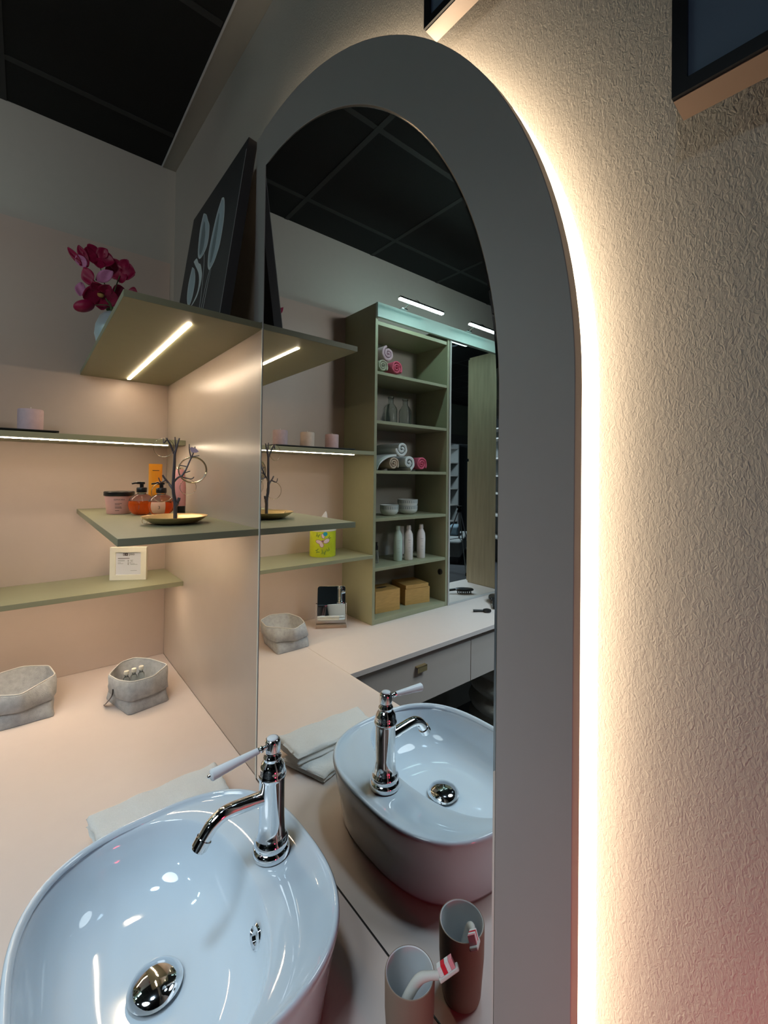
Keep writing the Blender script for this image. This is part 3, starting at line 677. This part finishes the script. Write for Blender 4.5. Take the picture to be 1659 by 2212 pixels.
for pts, r1, r2 in BR:
    q = spline([TP(p) for p in pts], 4); tube(b, q, [r1+(r2-r1)*i/(len(q)-1) for i in range(len(q))], 10)
obj('branches', b, 'branch', t, smooth='a')
FN = Vector((1.3, -.31, 0)).normalized(); FS = Vector((.31, 1.3, 0)).normalized()
b = B(); loft(b, [[TP(p) for p in pl2] for pl2 in ([(.7311, -.1039, 1.6782), (.7326, -.0985, 1.6823), (.7353, -.0888, 1.6788), (.7377, -.0805, 1.6700), (.7358, -.0873, 1.6663), (.7327, -.0982, 1.6667)], [(.7331, -.1039, 1.6782), (.7346, -.0985, 1.6823), (.7373, -.0888, 1.6788), (.7397, -.0805, 1.6700), (.7378, -.0873, 1.6663), (.7347, -.0982, 1.6667)])]); o = obj('leaf_charm', b, 'lilac', t); o['label'] = 'pale lilac leaf charm'
def bangle(c, R, r_, tilt, label, ell=1):
    b = B(); ax1 = (FS*math.cos(tilt)+FN*math.sin(tilt)); ax2 = Vector((0, 0, 1))
    tube(b, [ax1*(R*math.cos(2*PI*i/56))+ax2*(R*ell*math.sin(2*PI*i/56)) for i in range(56)], r_, 8, closed=True)
    return tag(obj('bangle', b, 'bangle', smooth=True, loc=c), label, 'bangle', 'gold bangles hanging on the branch stand')
bangle((.7290, -.0932, 1.6185), .0363, .0016, .12, 'large gold bangle hanging at the right of the branch stand, frontmost')
bangle((.7230, -.0918, 1.6190), .0357, .0016, .12, 'second large gold bangle, just behind the frontmost one')
bangle((.7170, -.0904, 1.6185), .0351, .0016, .12, 'third large gold bangle, rearmost of the bundle')
bangle((.706, -.163, 1.6785), .0255, .0007, .2, 'thin gold ring hanging at the upper left of the branch stand')
bangle((.722, -.103, 1.5700), .0215, .0006, .3, 'thin small gold ring hanging below the bangle bundle')
bangle((.702, -.163, 1.5560), .0270, .0007, -.1, 'thin gold ring hanging low at the left of the branch stand')
bangle((.700, -.205, 1.4790), .0075, .0006, .5, 'tiny ring clipped over the near edge of the brass dish')

# ================================================================ SIGN IN IVORY FRAME
a_s = math.atan2(.11, .065)
t = thing('price_sign', 'square ivory frame with a printed sheet on the lowest wall shelf', 'sign', (.110, -.208, SH4T+.0004), a_s)
Wd, Hd = .126, .122
b = B(); fr = .019
for a, c in (((0, 0, 0), (Wd, .014, fr)), ((0, 0, Hd-fr), (Wd, .014, Hd)), ((0, 0, fr), (fr, .014, Hd-fr)), ((Wd-fr, 0, fr), (Wd, .014, Hd-fr))): box(b, a, c)
obj('frame', b, 'frame_w', t)
b = B(); box(b, (fr, .005, fr), (Wd-fr, .013, Hd-fr)); sh = obj('sheet', b, 'paper', t)
def flat_text(s, size, x, y, z, m, parent, w_=None, align='LEFT'):
    cu = bpy.data.curves.new('txt', 'FONT'); cu.body = s; cu.size = size; cu.extrude = .00008; cu.align_x = align
    to = bpy.data.objects.new('txt', cu); C.objects.link(to); bpy.context.view_layer.update()
    me = bpy.data.meshes.new_from_object(to.evaluated_get(bpy.context.evaluated_depsgraph_get())); bpy.data.objects.remove(to)
    o = bpy.data.objects.new('lettering', me); C.objects.link(o); me.materials.clear(); me.materials.append(M[m]); o.parent = parent; o.location = (x, y, z); o.rotation_euler = (PI/2, 0, 0); return o
flat_text('pso', .0135, .064, .0048, .0915, 'ink', sh)
b = B(); box(b, (.044, .0046, .0895), (.0605, .0049, .100)); lg = obj('logo_block', b, 'ink', sh)
flat_text('E', .0095, .0455, .0044, .0912, 'paper', sh); flat_text('*', .0095, .0535, .0044, .0900, 'paper', sh)
for k, (x0, x1, z, mm) in enumerate(((.026, .066, .0790, 'ink'), (.026, .050, .0725, 'paleink'), (.026, .049, .0695, 'paleink'), (.026, .036, .0630, 'paleink'), (.026, .045, .0600, 'paleink'), (.060, .064, .0720, 'ink'), (.060, .064, .0690, 'ink'), (.060, .064, .0655, 'paleink'), (.060, .064, .0620, 'ink'), (.060, .064, .0590, 'ink'), (.060, .064, .0560, 'ink'),
        (.069, .079, .0720, 'paleink'), (.069, .076, .0690, 'paleink'), (.071, .078, .0655, 'paleink'), (.067, .071, .0620, 'ink'), (.070, .084, .0590, 'paleink'), (.069, .094, .0560, 'paleink'), (.070, .092, .0330, 'paleink'))):
    b = B(); box(b, (x0, .0047, z), (x1, .0049, z+.0014 if k else z+.0022)); obj('print_line', b, mm, sh)

# ================================================================ CANDLES ON BLACK TRAY
ZT = SH2T+.0004
b = B()
prismz(b, [(.07, -.83), (.255, -.79), (.255, -.378), (.07, -.372)], ZT, ZT+.004); prismz(b, [(.062, -.838), (.263, -.795), (.263, -.372), (.062, -.365)], ZT+.0042, ZT+.0085)
tag(obj('tray', b, 'blackpl', bevel=.001), 'long flat black tray under the candles on the wall shelf', 'tray')
for k, (y, mm, lab) in enumerate(((-.443, 'candle', 'lilac pillar candle on the black tray, nearest the mirror wall'), (-.584, 'candle3', 'cream pillar candle, middle of the three on the black tray'), (-.723, 'candle2', 'pink pillar candle on the black tray, nearest the tall cabinet'))):
    t = thing('candle', lab, 'candle', (.16, y, ZT+.009), group='pillar candles on the black tray')
    b = B(); lathe(b, [(.031, 0), (.0335, .002), (.0338, .069), (.032, .072), (.028, .0725), (.006, .070), (.0005, .0695)], n=44); obj('wax', b, mm, t, smooth='a')
    b = B(); tube(b, [(0, 0, .069), (.001, 0, .080)], .0011, 6); obj('wick', b, 'wick', t)

# ================================================================ TISSUE TIN AND SQUARE MIRROR (left wall, seen in the big mirror)
t = thing('tissue_tin', 'round lime green tissue tin with butterflies on the lowest wall shelf', 'tissue box', (.135, -.693, SH4T+.0004))
b = B(); lathe(b, [(.063, 0), (.0645, .002), (.0645, .124), (.0635, .125)], n=64); obj('tin', b, 'lime', t, smooth='a')
b = B(); lathe(b, [(.0655, .1255), (.066, .127), (.066, .133), (.064, .1345), (.02, .1350)], n=64); obj('lid', b, 'frame_w', t, smooth='a')
def decal(poly, z0, ang, m, parent, R=.0648, name='butterfly'):
    b = B(); c = [sum(p[0] for p in poly)/len(poly), sum(p[1] for p in poly)/len(poly)]
    rings = []
    for s in (.02, .35, .7, 1):
        rings.append([((R)*math.cos(ang+(c[0]+(x-c[0])*s)/R), R*math.sin(ang+(c[0]+(x-c[0])*s)/R), z0+c[1]+(y-c[1])*s) for x, y in poly])
    loft(b, rings, True, False); return obj(name, b, m, parent)
def blob(cx, cy, rx, ry, a, n=16): return [(cx+rot(rx*math.cos(2*PI*i/n), ry*math.sin(2*PI*i/n), a)[0], cy+rot(rx*math.cos(2*PI*i/n), ry*math.sin(2*PI*i/n), a)[1]) for i in range(n)]
A0 = .56
for q, R_ in (('wingdark', .0650), ('wing', .0653)):
    e = .0022 if q == 'wingdark' else 0
    decal(blob(-.020, .000, .0155+e, .0095+e, -.45), .080, A0, q, t, R_); decal(blob(.018, -.004, .0155+e, .0080+e, .25), .080, A0, q, t, R_)
    decal(blob(.005, -.018, .0085+e, .0120+e, -.4), .080, A0, q, t, R_); decal(blob(-.002, .020, .0065+e, .0110+e, -.3), .084, A0, q, t, R_)
decal(blob(0, 0, .004, .005, 0), .080, A0, 'wingdark', t, .0656); decal(blob(-.013, .028, .011, .010, 0), .086, A0, 'teal', t, .0656, 'dot')
for (x, z, s, a) in ((-.005, .022, 1, .2), (.028, .030, .8, 1.2), (-.030, .035, .7, -.5), (.025, .105, .8, .4), (-.033, .095, .6, .9)):
    for sg in (-1, 1):
        decal([(x+rot(px*sg*s, py*s, a)[0], rot(px*sg*s, py*s, a)[1]) for px, py in ((0, 0), (.004, .008), (.010, .017), (.013, .014), (.009, .003), (.010, -.006), (.005, -.008))], z, A0, 'limedark', t, .0650)
b = B()
NN = 24
def tis(s, k):
    a = 2*PI*k/NN; r_ = .030*(1-s)**.8+.0015; f_ = 1+.35*math.sin(3*a+s*3); return (r_*f_*math.cos(a)*.8+.006*s, r_*f_*math.sin(a)-.012*s, .135+.085*s)
loft(b, [[tis(i/10, k) for k in range(NN)] for i in range(11)], False, True); tt = obj('tissue', b, 'paper', t, smooth=True); tt['label'] = 'white tissue peak'

a_m = math.atan2(-.138, .065)
t = thing('cosmetic_mirror', 'small square tilting mirror on a thin wire stand by the tall cabinet', 'mirror', (.166, -.729, ZC+.0004), a_m+.11)
b = B(); box(b, (-.076, -.022, 0), (.076, .022, .012)); o = obj('base', b, 'cup', t, bevel=.001); o['label'] = 'wooden base bar'
# local +x runs along the base; local +y is the mirror's facing side
def rr_pts(wd, hh, r_, n=6):
    out = []
    for cx, cz, a in ((wd-r_, hh-r_, 0), (-wd+r_, hh-r_, PI/2), (-wd+r_, -hh+r_, PI), (wd-r_, -hh+r_, 3*PI/2)):
        out += [(cx+r_*math.cos(a+PI/2*i/n), cz+r_*math.sin(a+PI/2*i/n)) for i in range(n+1)]
    return out
b = B(); prism(b, rr_pts(.070, .084, .013), -.003, .003); pl = obj('mirror_plate', b, 'mirror', t, bevel=.001); pl.location = (0, 0, .118); pl.rotation_euler = (.15, 0, 0)
b = B()
for s_ in (-1, 1):
    tube(b, [(s_*.0745, 0, .010), (s_*.0755, 0, .118)], .0013, 8); tube(b, [(s_*.0765, 0, .118), (s_*.0700, 0, .118)], .0022, 8)
tube(b, [(-.0745, 0, .012), (.0745, 0, .012)], .0013, 8); obj('wire_stand', b, 'chrome', t, smooth='a')

# ================================================================ LEANING CANVAS WITH BOTANICAL PAINTING
lean = math.atan2(.068, .49)
t = thing('canvas_painting', 'dark square canvas with pale calla leaves leaning on the upper corner shelf', 'painting', (.420, -.062, SH1T+.0006))
t.rotation_euler = (-lean, 0, 0)
Wc, Hc = .488, .500
b = B(); box(b, (0, -.025, 0), (Wc, 0, Hc)); obj('canvas', b, 'blackmat', t, bevel=.001)
b = B(); box(b, (Wc-.0012, -.0262, .0), (Wc, -.0254, Hc*.93)); obj('edge_line', b, 'paleink', t)
LEAVES = [
 [(.325, .412), (.352, .395), (.380, .328), (.384, .255), (.372, .225), (.353, .203), (.323, .193), (.302, .205), (.289, .225), (.279, .262), (.281, .300), (.290, .345), (.302, .381)],
 [(.133, .458), (.172, .435), (.205, .400), (.232, .372), (.244, .345), (.250, .318), (.244, .295), (.220, .281), (.191, .279), (.166, .291), (.149, .312), (.134, .350), (.123, .399), (.123, .430)],
 [(.103, .285), (.140, .262), (.168, .225), (.176, .195), (.172, .160), (.152, .138), (.126, .150), (.106, .175), (.094, .205), (.091, .240)],
 [(.111, .300), (.145, .298), (.176, .271), (.205, .255), (.228, .230), (.245, .205), (.247, .175), (.232, .146), (.205, .133), (.171, .128), (.205, .143), (.226, .163), (.222, .195), (.205, .222), (.180, .245), (.145, .272)]]
for k, pl_ in enumerate(LEAVES):
    cx = sum(p[0] for p in pl_)/len(pl_); cz = sum(p[1] for p in pl_)/len(pl_)
    q = [p.to_2d() for p in spline([(x, z, 0) for x, z in pl_]+[(pl_[0][0], pl_[0][1], 0)], 4)][:-1]
    b = B(); loft(b, [[(x, -.0252, z) for x, z in q], [(x, -.0256, z) for x, z in q]]); obj('painted_leaf', b, 'petalrim', t)
    if k < 3:
        b = B(); loft(b, [[(cx+(x-cx)*.86+.003, y_, cz+(z-cz)*.93) for x, z in q] for y_ in (-.0255, -.0259)]); obj('painted_leaf', b, 'petalpaint', t)
        if k == 1 or k == 0:
            b = B(); loft(b, [[(cx+(x-cx)*(.42 if k else .30)-.004, y_, cz+(z-cz)*.70-.008) for x, z in q] for y_ in (-.0258, -.0262)]); obj('leaf_shade', b, 'leafshade', t)
for pts in ([(.229, .280), (.254, .220), (.275, .13), (.290, .0)], [(.335, .190), (.326, .138), (.313, .0)], [(.324, .194), (.307, .142), (.292, .0)]):
    b = B(); q = spline([(x, 0, z) for x, z in pts], 5)
    loft(b, [[(p.x-.0012, -.0258, p.z), (p.x+.0012, -.0258, p.z), (p.x+.0012, -.0254, p.z), (p.x-.0012, -.0254, p.z)] for p in q]); obj('painted_stem', b, 'petalrim', t)

# ================================================================ ORCHID IN POT
FLOW = dict(
    A=[0.32, -0.284, 2.309], B=[0.3, -0.214, 2.295], C=[0.34, -0.276, 2.186], D0=[0.34, -0.288, 2.224], E1b=[0.34, -0.328, 2.262], E2b=[0.34, -0.311, 2.262], F=[0.34, -0.318, 2.258], G=[0.34, -0.319, 2.135], H=[0.27, -0.193, 2.236], J=[0.34, -0.327, 2.208], stem=[0.34, -0.257, 2.135])
OX, OY = .300, -.222
t = thing('potted_orchid', 'magenta artificial orchid in a pale blue round pot on the upper corner shelf', 'plant', (OX, OY, SH1T+.0004))
b = B(); lathe(b, [(.0005, 0), (.030, .0005), (.040, .006), (.057, .035), (.066, .075), (.063, .105), (.052, .135), (.040, .148), (.037, .148), (.040, .135), (.0005, .130)], n=48); obj('pot', b, 'pot', t, smooth=True)
VD = (Vector((2.013, -.45, 1.61))-Vector((.34, -.25, 2.25))).normalized()
def petal(bm, base, d, nrm, ln, wd, curl=.25, n=8, m=6):
    d = d.normalized(); nrm = (nrm-d*nrm.dot(d)).normalized(); s = d.cross(nrm)
    g = []
    for i in range(n+1):
        u = i/n; wv = wd*(math.sin(PI*min(1, (u*.93+.04)))**.75); row = []
        for j in range(m+1):
            v = j/m*2-1; row.append(bm.verts.new(base+d*(ln*u)+s*(wv*v)+nrm*(curl*ln*(u*u*.8-.6*u)+.22*wv*v*v+.04*ln*math.sin(7*u+3*v))))
        g.append(row)
    for i in range(n):
        for j in range(m): bm.faces.new((g[i][j], g[i+1][j], g[i+1][j+1], g[i][j+1]))
def petal_obj(base, d, nrm, ln, wd, m='petal', curl=.25, name='petal', parent=None):
    b = B(); petal(b, Vector(base)-Vector((OX, OY, SH1T)), d, nrm, ln, wd, curl); o = obj(name, b, m, parent or t, smooth=True)
    q = o.modifiers.new('s', 'SOLIDIFY'); q.thickness = .0012; return o
def V(*a): return Vector(a)
sx = V(.12, .99, 0); sz = V(0, 0, 1)          # image right / up seen from the room
def flower(c, r_, yaw, tilt, m='petal', centre=True, skip=()):
    c = Vector(c); nrm = (VD+sx*math.sin(yaw)+sz*math.sin(tilt)).normalized(); e1 = nrm.cross(sz).normalized()*-1; e2 = nrm.cross(e1)*-1
    for k, (a, l, w_) in enumerate(((90, 1, .42), (18, 1.05, .62), (162, 1.05, .62), (235, .95, .4), (305, .95, .4))):
        if k in skip: continue
        a = math.radians(a+random.uniform(-9, 9)); petal_obj(c, e1*math.cos(a)+e2*math.sin(a)+nrm*.25, nrm, r_*l, r_*w_, m, .3)
    if centre:
        b = B(); bmesh.ops.create_icosphere(b, subdivisions=2, radius=r_*.2, matrix=Matrix.Translation(c+nrm*r_*.12-Vector((OX, OY, SH1T)))); obj('flower_centre', b, 'pollen', t, smooth=True)
        petal_obj(c+nrm*.004, -e2+nrm*.8, nrm, r_*.5, r_*.2, 'petal', .5)
flower(FLOW['A'], .044, .2, .5, centre=False)
flower(FLOW['B'], .046, -.3, .2, centre=False)
flower(FLOW['C'], .050, .1, -.5)
petal_obj(FLOW['D0'], sx*.8+sz*.75, VD+sz*.4, .060, .018, 'petalpale', .4)
petal_obj(FLOW['E1b'], -sx*.75+sz*1.0, VD, .058, .0095, 'petal', .2); petal_obj(FLOW['E2b'], -sx*.45+sz*1.1, VD, .066, .013, 'petal', .2)
petal_obj(FLOW['F'], -sz+sx*.3, VD-sx*.3, .056, .020, 'petal', .3); petal_obj(FLOW['F'], sz*.8-sx*.5, VD, .040, .015, 'petalpale', .3)
petal_obj(FLOW['J'], -sz-sx*.1, VD, .045, .014, 'petalpale', .5)
b = B(); bmesh.ops.create_icosphere(b, subdivisions=3, radius=.026, matrix=Matrix.Translation(Vector(FLOW['G'])-Vector((OX, OY, SH1T))) @ Matrix.Rotation(.45, 4, 'X') @ Matrix.Diagonal((.8, 1.15, .72, 1))); o = obj('bud', b, 'petal', t, smooth=True)
flower(FLOW['H'], .042, -.4, .3, centre=False, skip=(3, 4))
b = B()
top = Vector((OX, OY, SH1T+.13)); mid = Vector(FLOW['stem'])
for tgt in ('A', 'B', 'C', 'F', 'G', 'H'):
    q = spline([top, mid+Vector((-.005, .01, .02)), Vector(FLOW[tgt])-VD*.010], 8); tube(b, [p-Vector((OX, OY, SH1T)) for p in q], [.0022]*9+[.0016]*(len(q)-9), 8)
obj('stems', b, 'stem', t, smooth=True)
for (a_, ln) in ((.4, .10), (2.2, .12), (3.9, .09), (5.2, .11)):
    petal_obj((OX, OY, SH1T+.135), V(math.cos(a_), math.sin(a_), .8), V(0, 0, 1), ln*.7, .016, 'stem', .6, 'leaf')

# ================================================================ THINGS IN THE TALL CABINET
def rolled(x, y, z, R, L, m, label, group, turns=2.6, rz=0):
    """towel rolled round the X axis, spiral face towards the room"""
    b = B(); n = int(turns*22); th = R/(turns+.7)*.78; rings = []
    for i in range(n+1):
        a = 2*PI*turns*i/n; r_ = R*(.14+.86*i/n)
        ro, ri = r_, max(.001, r_-th)
        wob = .0015*math.sin(i*1.7)
        rings.append([(0+wob, ro*math.cos(a), ro*math.sin(a)), (-.004, (ro+ri)/2*math.cos(a), (ro+ri)/2*math.sin(a)) if 0 else (.003+wob, (ro+ri)/2*math.cos(a), (ro+ri)/2*math.sin(a)), (0+wob, ri*math.cos(a), ri*math.sin(a)), (-L, ri*math.cos(a), ri*math.sin(a)), (-L, ro*math.cos(a), ro*math.sin(a))])
    loft(b, rings)
    o = obj('rolled_towel', b, m, smooth='a', loc=(x, y, z+R), rz=rz); return tag(o, label, 'towel', group)
G1, G2 = 'rolled towels on the top shelf of the tall cabinet', 'rolled towels on the third shelf of the tall cabinet'
zt = 2.1465
rolled(.262, -.965, zt, .036, .20, 'sagetowel', 'cream rolled towel on the top cabinet shelf, lower left of the three', G1)
rolled(.262, -1.060, zt, .041, .20, 'pinktowel', 'deep pink rolled towel on the top cabinet shelf, lower right of the three', G1)
rolled(.262, -1.000, zt+.062, .044, .20, 'palepink', 'pale pink rolled towel lying across the two others on the top cabinet shelf', G1, 2.2)
zt = 1.6365
rolled(.258, -1.050, zt, .038, .20, 'beigetowel', 'beige rolled towel, left in the bottom row on the third cabinet shelf', G2)
rolled(.258, -1.160, zt, .046, .20, 'whitetowel', 'white rolled towel between the beige and the pink ones on the third cabinet shelf', G2, 1.7)
rolled(.250, -1.265, zt, .042, .20, 'pinktowel', 'deep pink rolled towel at the right end of the third cabinet shelf', G2)
rolled(.258, -1.108, zt+.073, .047, .20, 'whitetowel', 'white rolled towel on top of the pile on the third cabinet shelf', G2, 2.0)
b = B()
loft(b, [[(x, -.935-.13*(i/10), zt+.006+.082*math.sin(PI/2*i/10)**.55+th_) for i in range(11)]+[(x, -.935-.13*(i/10), zt+.0005+.077*math.sin(PI/2*i/10)**.55+th_) for i in range(10, -1, -1)] for x, th_ in ((.262, 0), (.18, .003), (.09, 0))])
tag(obj('draped_towel', b, 'whitetowel', smooth='a'), 'white towel draped over the beige roll on the third cabinet shelf', 'towel')
# clear bottles on the second shelf
def clearb(x, y, label):
    t = thing('glass_bottle', label, 'bottle', (x, y, 1.8935), group='clear glass bottles in the tall cabinet')
    b = B(); lathe(b, [(.030, 0), (.036, .003), (.037, .085), (.034, .097), (.020, .118), (.0155, .124), (.015, .150), (.018, .152), (.018, .158), (.016, .160), (.0125, .160), (.0125, .125), (.030, .095), (.033, .085), (.033, .006), (.0005, .006)], n=36, cap1=False); obj('glass_body', b, 'glass', t, smooth='a')
clearb(.15, -1.115, 'clear glass bottle on the second cabinet shelf, nearer the corner shelves'); clearb(.15, -1.225, 'clear glass bottle on the second cabinet shelf, nearer the counter mirror')
# striped bowls
def bowl_thing(x, y, z, R, h, label):
    t = thing('striped_bowl', label, 'bowl', (x, y, z), group='striped ceramic bowls in the tall cabinet')
    b = B(); lathe(b, [(.0005, 0), (R*.55, 0), (R*.62, .002), (R*.86, h*.2), (R*.97, h*.42), (R, h*.6), (R, h), (R-.004, h), (R-.005, h*.5), (R*.5, .008), (.0005, .007)], n=48); obj('bowl_body', b, 'bowlw', t, smooth='a')
    b = B()
    for k in range(34):
        a = 2*PI*k/34; dd = .07
        loft(b, [[((R+.0005)*math.cos(a+s), (R+.0005)*math.sin(a+s), zz) for s in (-dd/2, dd/2)] for zz in (h*.60, h*.88)], False, False, closed=False)
    obj('stripes', b, 'bowld', t)
    b = B(); lathe(b, [(R+.0006, h*.93), (R+.0008, h*.95), (R+.0006, h*.97)], n=48, cap0=False, cap1=False); obj('rim_line', b, 'bowld', t)
zb = 1.3905
bowl_thing(.170, -1.096, zb, .052, .058, 'small striped bowl alone on the fourth cabinet shelf, left of the stack')
bowl_thing(.150, -1.252, zb, .058, .050, 'lower bowl of the striped stack on the fourth cabinet shelf')
bowl_thing(.150, -1.252, zb+.034, .0585, .050, 'upper bowl of the striped stack on the fourth cabinet shelf')
# bottles on the fifth shelf
zb = 1.1365
def shampoo(x, y, m, label, n):
    t = thing('shampoo_bottle', label, 'bottle', (x, y, zb), group='white bottles in the tall cabinet')
    b = B(); lathe(b, [(.022, 0), (.024, .003), (.0245, .12), (.022, .145), (.014, .163), (.0115, .168), (.0115, .171)], n=32); obj('bottle_body', b, m, t, smooth='a')
    b = B(); lathe(b, [(.0125, .1712), (.013, .172), (.0115, .192), (.010, .1935)], n=24); obj('cap', b, m, t, smooth='a')
    for wd, z in ((.018, .112), (.012, .10), (.015, .07), (.010, .05)):
        bb_ = B(); a0 = .55; R_ = .0249
        loft(bb_, [[(R_*math.cos(a), R_*math.sin(a), z+dz) for a in [a0-wd/2/R_+wd/R_*i/5 for i in range(6)]] for dz in (0, .0022 if z > .11 else .0012)], False, False, closed=False); obj('print_line', bb_, 'paleink', t)
shampoo(.185, -1.150, 'bottleg', 'pale green bottle on the fifth cabinet shelf, left of the two white ones', 0)
shampoo(.200, -1.218, 'bottle', 'white bottle in the middle of the fifth cabinet shelf', 1)
shampoo(.200, -1.315, 'bottle', 'white bottle at the right of the fifth cabinet shelf', 2)
t = thing('hand_cream_tube', 'white squeeze tube standing between the two white bottles, farther back', 'tube', (.120, -1.225, zb), .6)
rings = [[((.016*(1-i/10)**.7+.001)*math.cos(2*PI*k/24), .021*math.sin(2*PI*k/24), .02+.16*i/10) for k in range(24)] for i in range(11)]
b = B(); loft(b, rings); obj('tube_body', b, 'bottle', t, smooth='a'); b = B(); lathe(b, [(.015, 0), (.015, .019)], n=24); obj('cap', b, 'bottle', t, smooth='a')
t = thing('spray_bottle', 'small dark-capped clear spray bottle at the left end of the fifth cabinet shelf', 'bottle', (.165, -1.012, zb))
b = B(); lathe(b, [(.0125, 0), (.0135, .002), (.0135, .062), (.010, .068), (.008, .070)], n=24); obj('bottle_body', b, 'clear', t, smooth='a')
b = B(); lathe(b, [(.0095, .0702), (.0095, .090), (.007, .092), (.006, .104), (.007, .105), (.007, .112)], n=20); obj('spray_head', b, 'blackpl', t, smooth='a')
# bamboo boxes
zb = .8765
def bbox(nm, label, cx, cy, wx, wyy, h, rz, lid):
    t = thing(nm, label, 'box', (cx, cy, zb), rz, group='bamboo boxes in the tall cabinet'); th = .006
    b = B()
    for a, c in (((-wx, -wyy, 0), (wx, -wyy+th, h)), ((-wx, wyy-th, 0), (wx, wyy, h)), ((-wx, -wyy+th, 0), (-wx+th, wyy-th, h)), ((wx-th, -wyy+th, 0), (wx, wyy-th, h)), ((-wx+th, -wyy+th, 0), (wx-th, wyy-th, .006))): box(b, a, c)
    obj('box_body', b, 'bamboo', t)
    if lid:
        b = B(); box(b, (-wx-.002, -wyy+.010, h+.0005), (wx+.002, wyy-.002, h+.022)); obj('lid', b, 'bamboo', t, bevel=.001)
    return t
t = bbox('bamboo_box', 'open bamboo tissue box with a black slot, left in the bottom cabinet compartment', .150, -1.062, .066, .080, .112, .10, False)
b = B(); box(b, (-.066, -.080, .1122), (.066, .080, .116)); obj('top_plate', b, 'bamboo', t); b = B(); prismz(b, blob(0, 0, .012, .035, 0), .1162, .1166); obj('slot', b, 'blackpl', t)
bbox('bamboo_box', 'bamboo box with a lifted square lid, right in the bottom cabinet compartment', .130, -1.300, .078, .084, .090, .18, True)
# brush, comb and pencil on the side worktop
t = thing('hair_brush', 'black oval hair brush lying bristles down on the side worktop', 'brush', (.395, -1.745, ZC+.0005), .9)
b = B(); loft(b, [[(x*s, y*s, z) for x, y in blob(0, 0, .062, .030, 0, 28)] for s, z in ((.85, .018), (1, .022), (1, .028), (.9, .033), (.5, .035))]); obj('head', b, 'blackpl', t, smooth='a')
b = B(); tube(b, spline([(.055, 0, .026), (.09, 0, .022), (.13, 0, .016), (.165, 0, .011)], 5), [.008]*8+[.0095]*8, 14); obj('handle', b, 'blackpl', t, smooth='a')
b = B()
for i in range(-3, 4):
    for j in range(-1, 2): tube(b, [(i*.014, j*.015, 0), (i*.014, j*.015, .0182)], .0016, 5)
o = obj('bristles', b, 'bowld', t); o['kind'] = 'stuff'
t = thing('hair_clip', 'black claw clip lying on the side worktop near the arched mirror edge', 'hair clip', (.500, -1.545, ZC+.0005), 2.25)
b = B(); loft(b, [[(x*s, y*s, z) for x, y in blob(0, 0, .024, .021, 0, 20)] for s, z in ((.8, .0), (1, .006), (.95, .014), (.5, .018))]); obj('head', b, 'blackpl', t, smooth='a')
b = B(); tube(b, [(.020, 0, .008), (.05, 0, .008), (.078, 0, .007)], [.006, .0065, .0075], 12); obj('handle', b, 'blackpl', t, smooth='a')

# ================================================================ FRAMED PICTURES ON THE PLASTER WALL
def framed(x0, z0, w_, h, yf, label, fw_=.012, mark=None, yb=.04, und='cashmere'):
    gap = wy(x0)-yb-.001
    t = thing('framed_picture', label, 'picture', (x0, yb, z0), math.atan(.026))
    d = yb-yf
    b = B()
    for a, c in (((0, -d, 0), (w_, -.001, fw_)), ((0, -d, h-fw_), (w_, -.001, h)), ((0, -d, fw_), (fw_, -.001, h-fw_)), ((w_-fw_, -d, fw_), (w_, -.001, h-fw_))): box(b, a, c)
    o = obj('frame', b, 'blackf', t)
    b = B(); box(b, (w_*.3, -.0009, h*.55), (w_*.5, gap, h*.7)); obj('hanger', b, 'blackf', t)
    b = B(); box(b, (0.0005, -d+.004, -.0012), (w_, -.001, -.0001)); o = obj('bottom_edge', b, und, t); o['label'] = 'underside edge of the frame with strip light in its colour'  # strip light falling on the underside is painted as its colour
    b = B(); box(b, (fw_, -d+.004, fw_), (w_-fw_, -.002, h-fw_)); obj('print', b, 'artpaper', t)
    if mark:
        b = B(); q = spline(mark, 5); loft(b, [[(p.x-.0012, -d+.0036, p.z), (p.x+.0012, -d+.0036, p.z), (p.x+.0012, -d+.0039, p.z), (p.x-.0012, -d+.0039, p.z)] for p in q]); obj('ink_stroke', b, 'blackf', t)
framed(1.533, 2.300, .230, .32, .010, 'black framed picture hanging just above the top of the mirror arch')
framed(1.874, 1.957, .40, .52, -.002, 'black framed blue grey print cut off by the upper right picture corner', mark=[(.046, 0, .088), (.048, 0, .12), (.055, 0, .18)], yb=.034, und='cup')
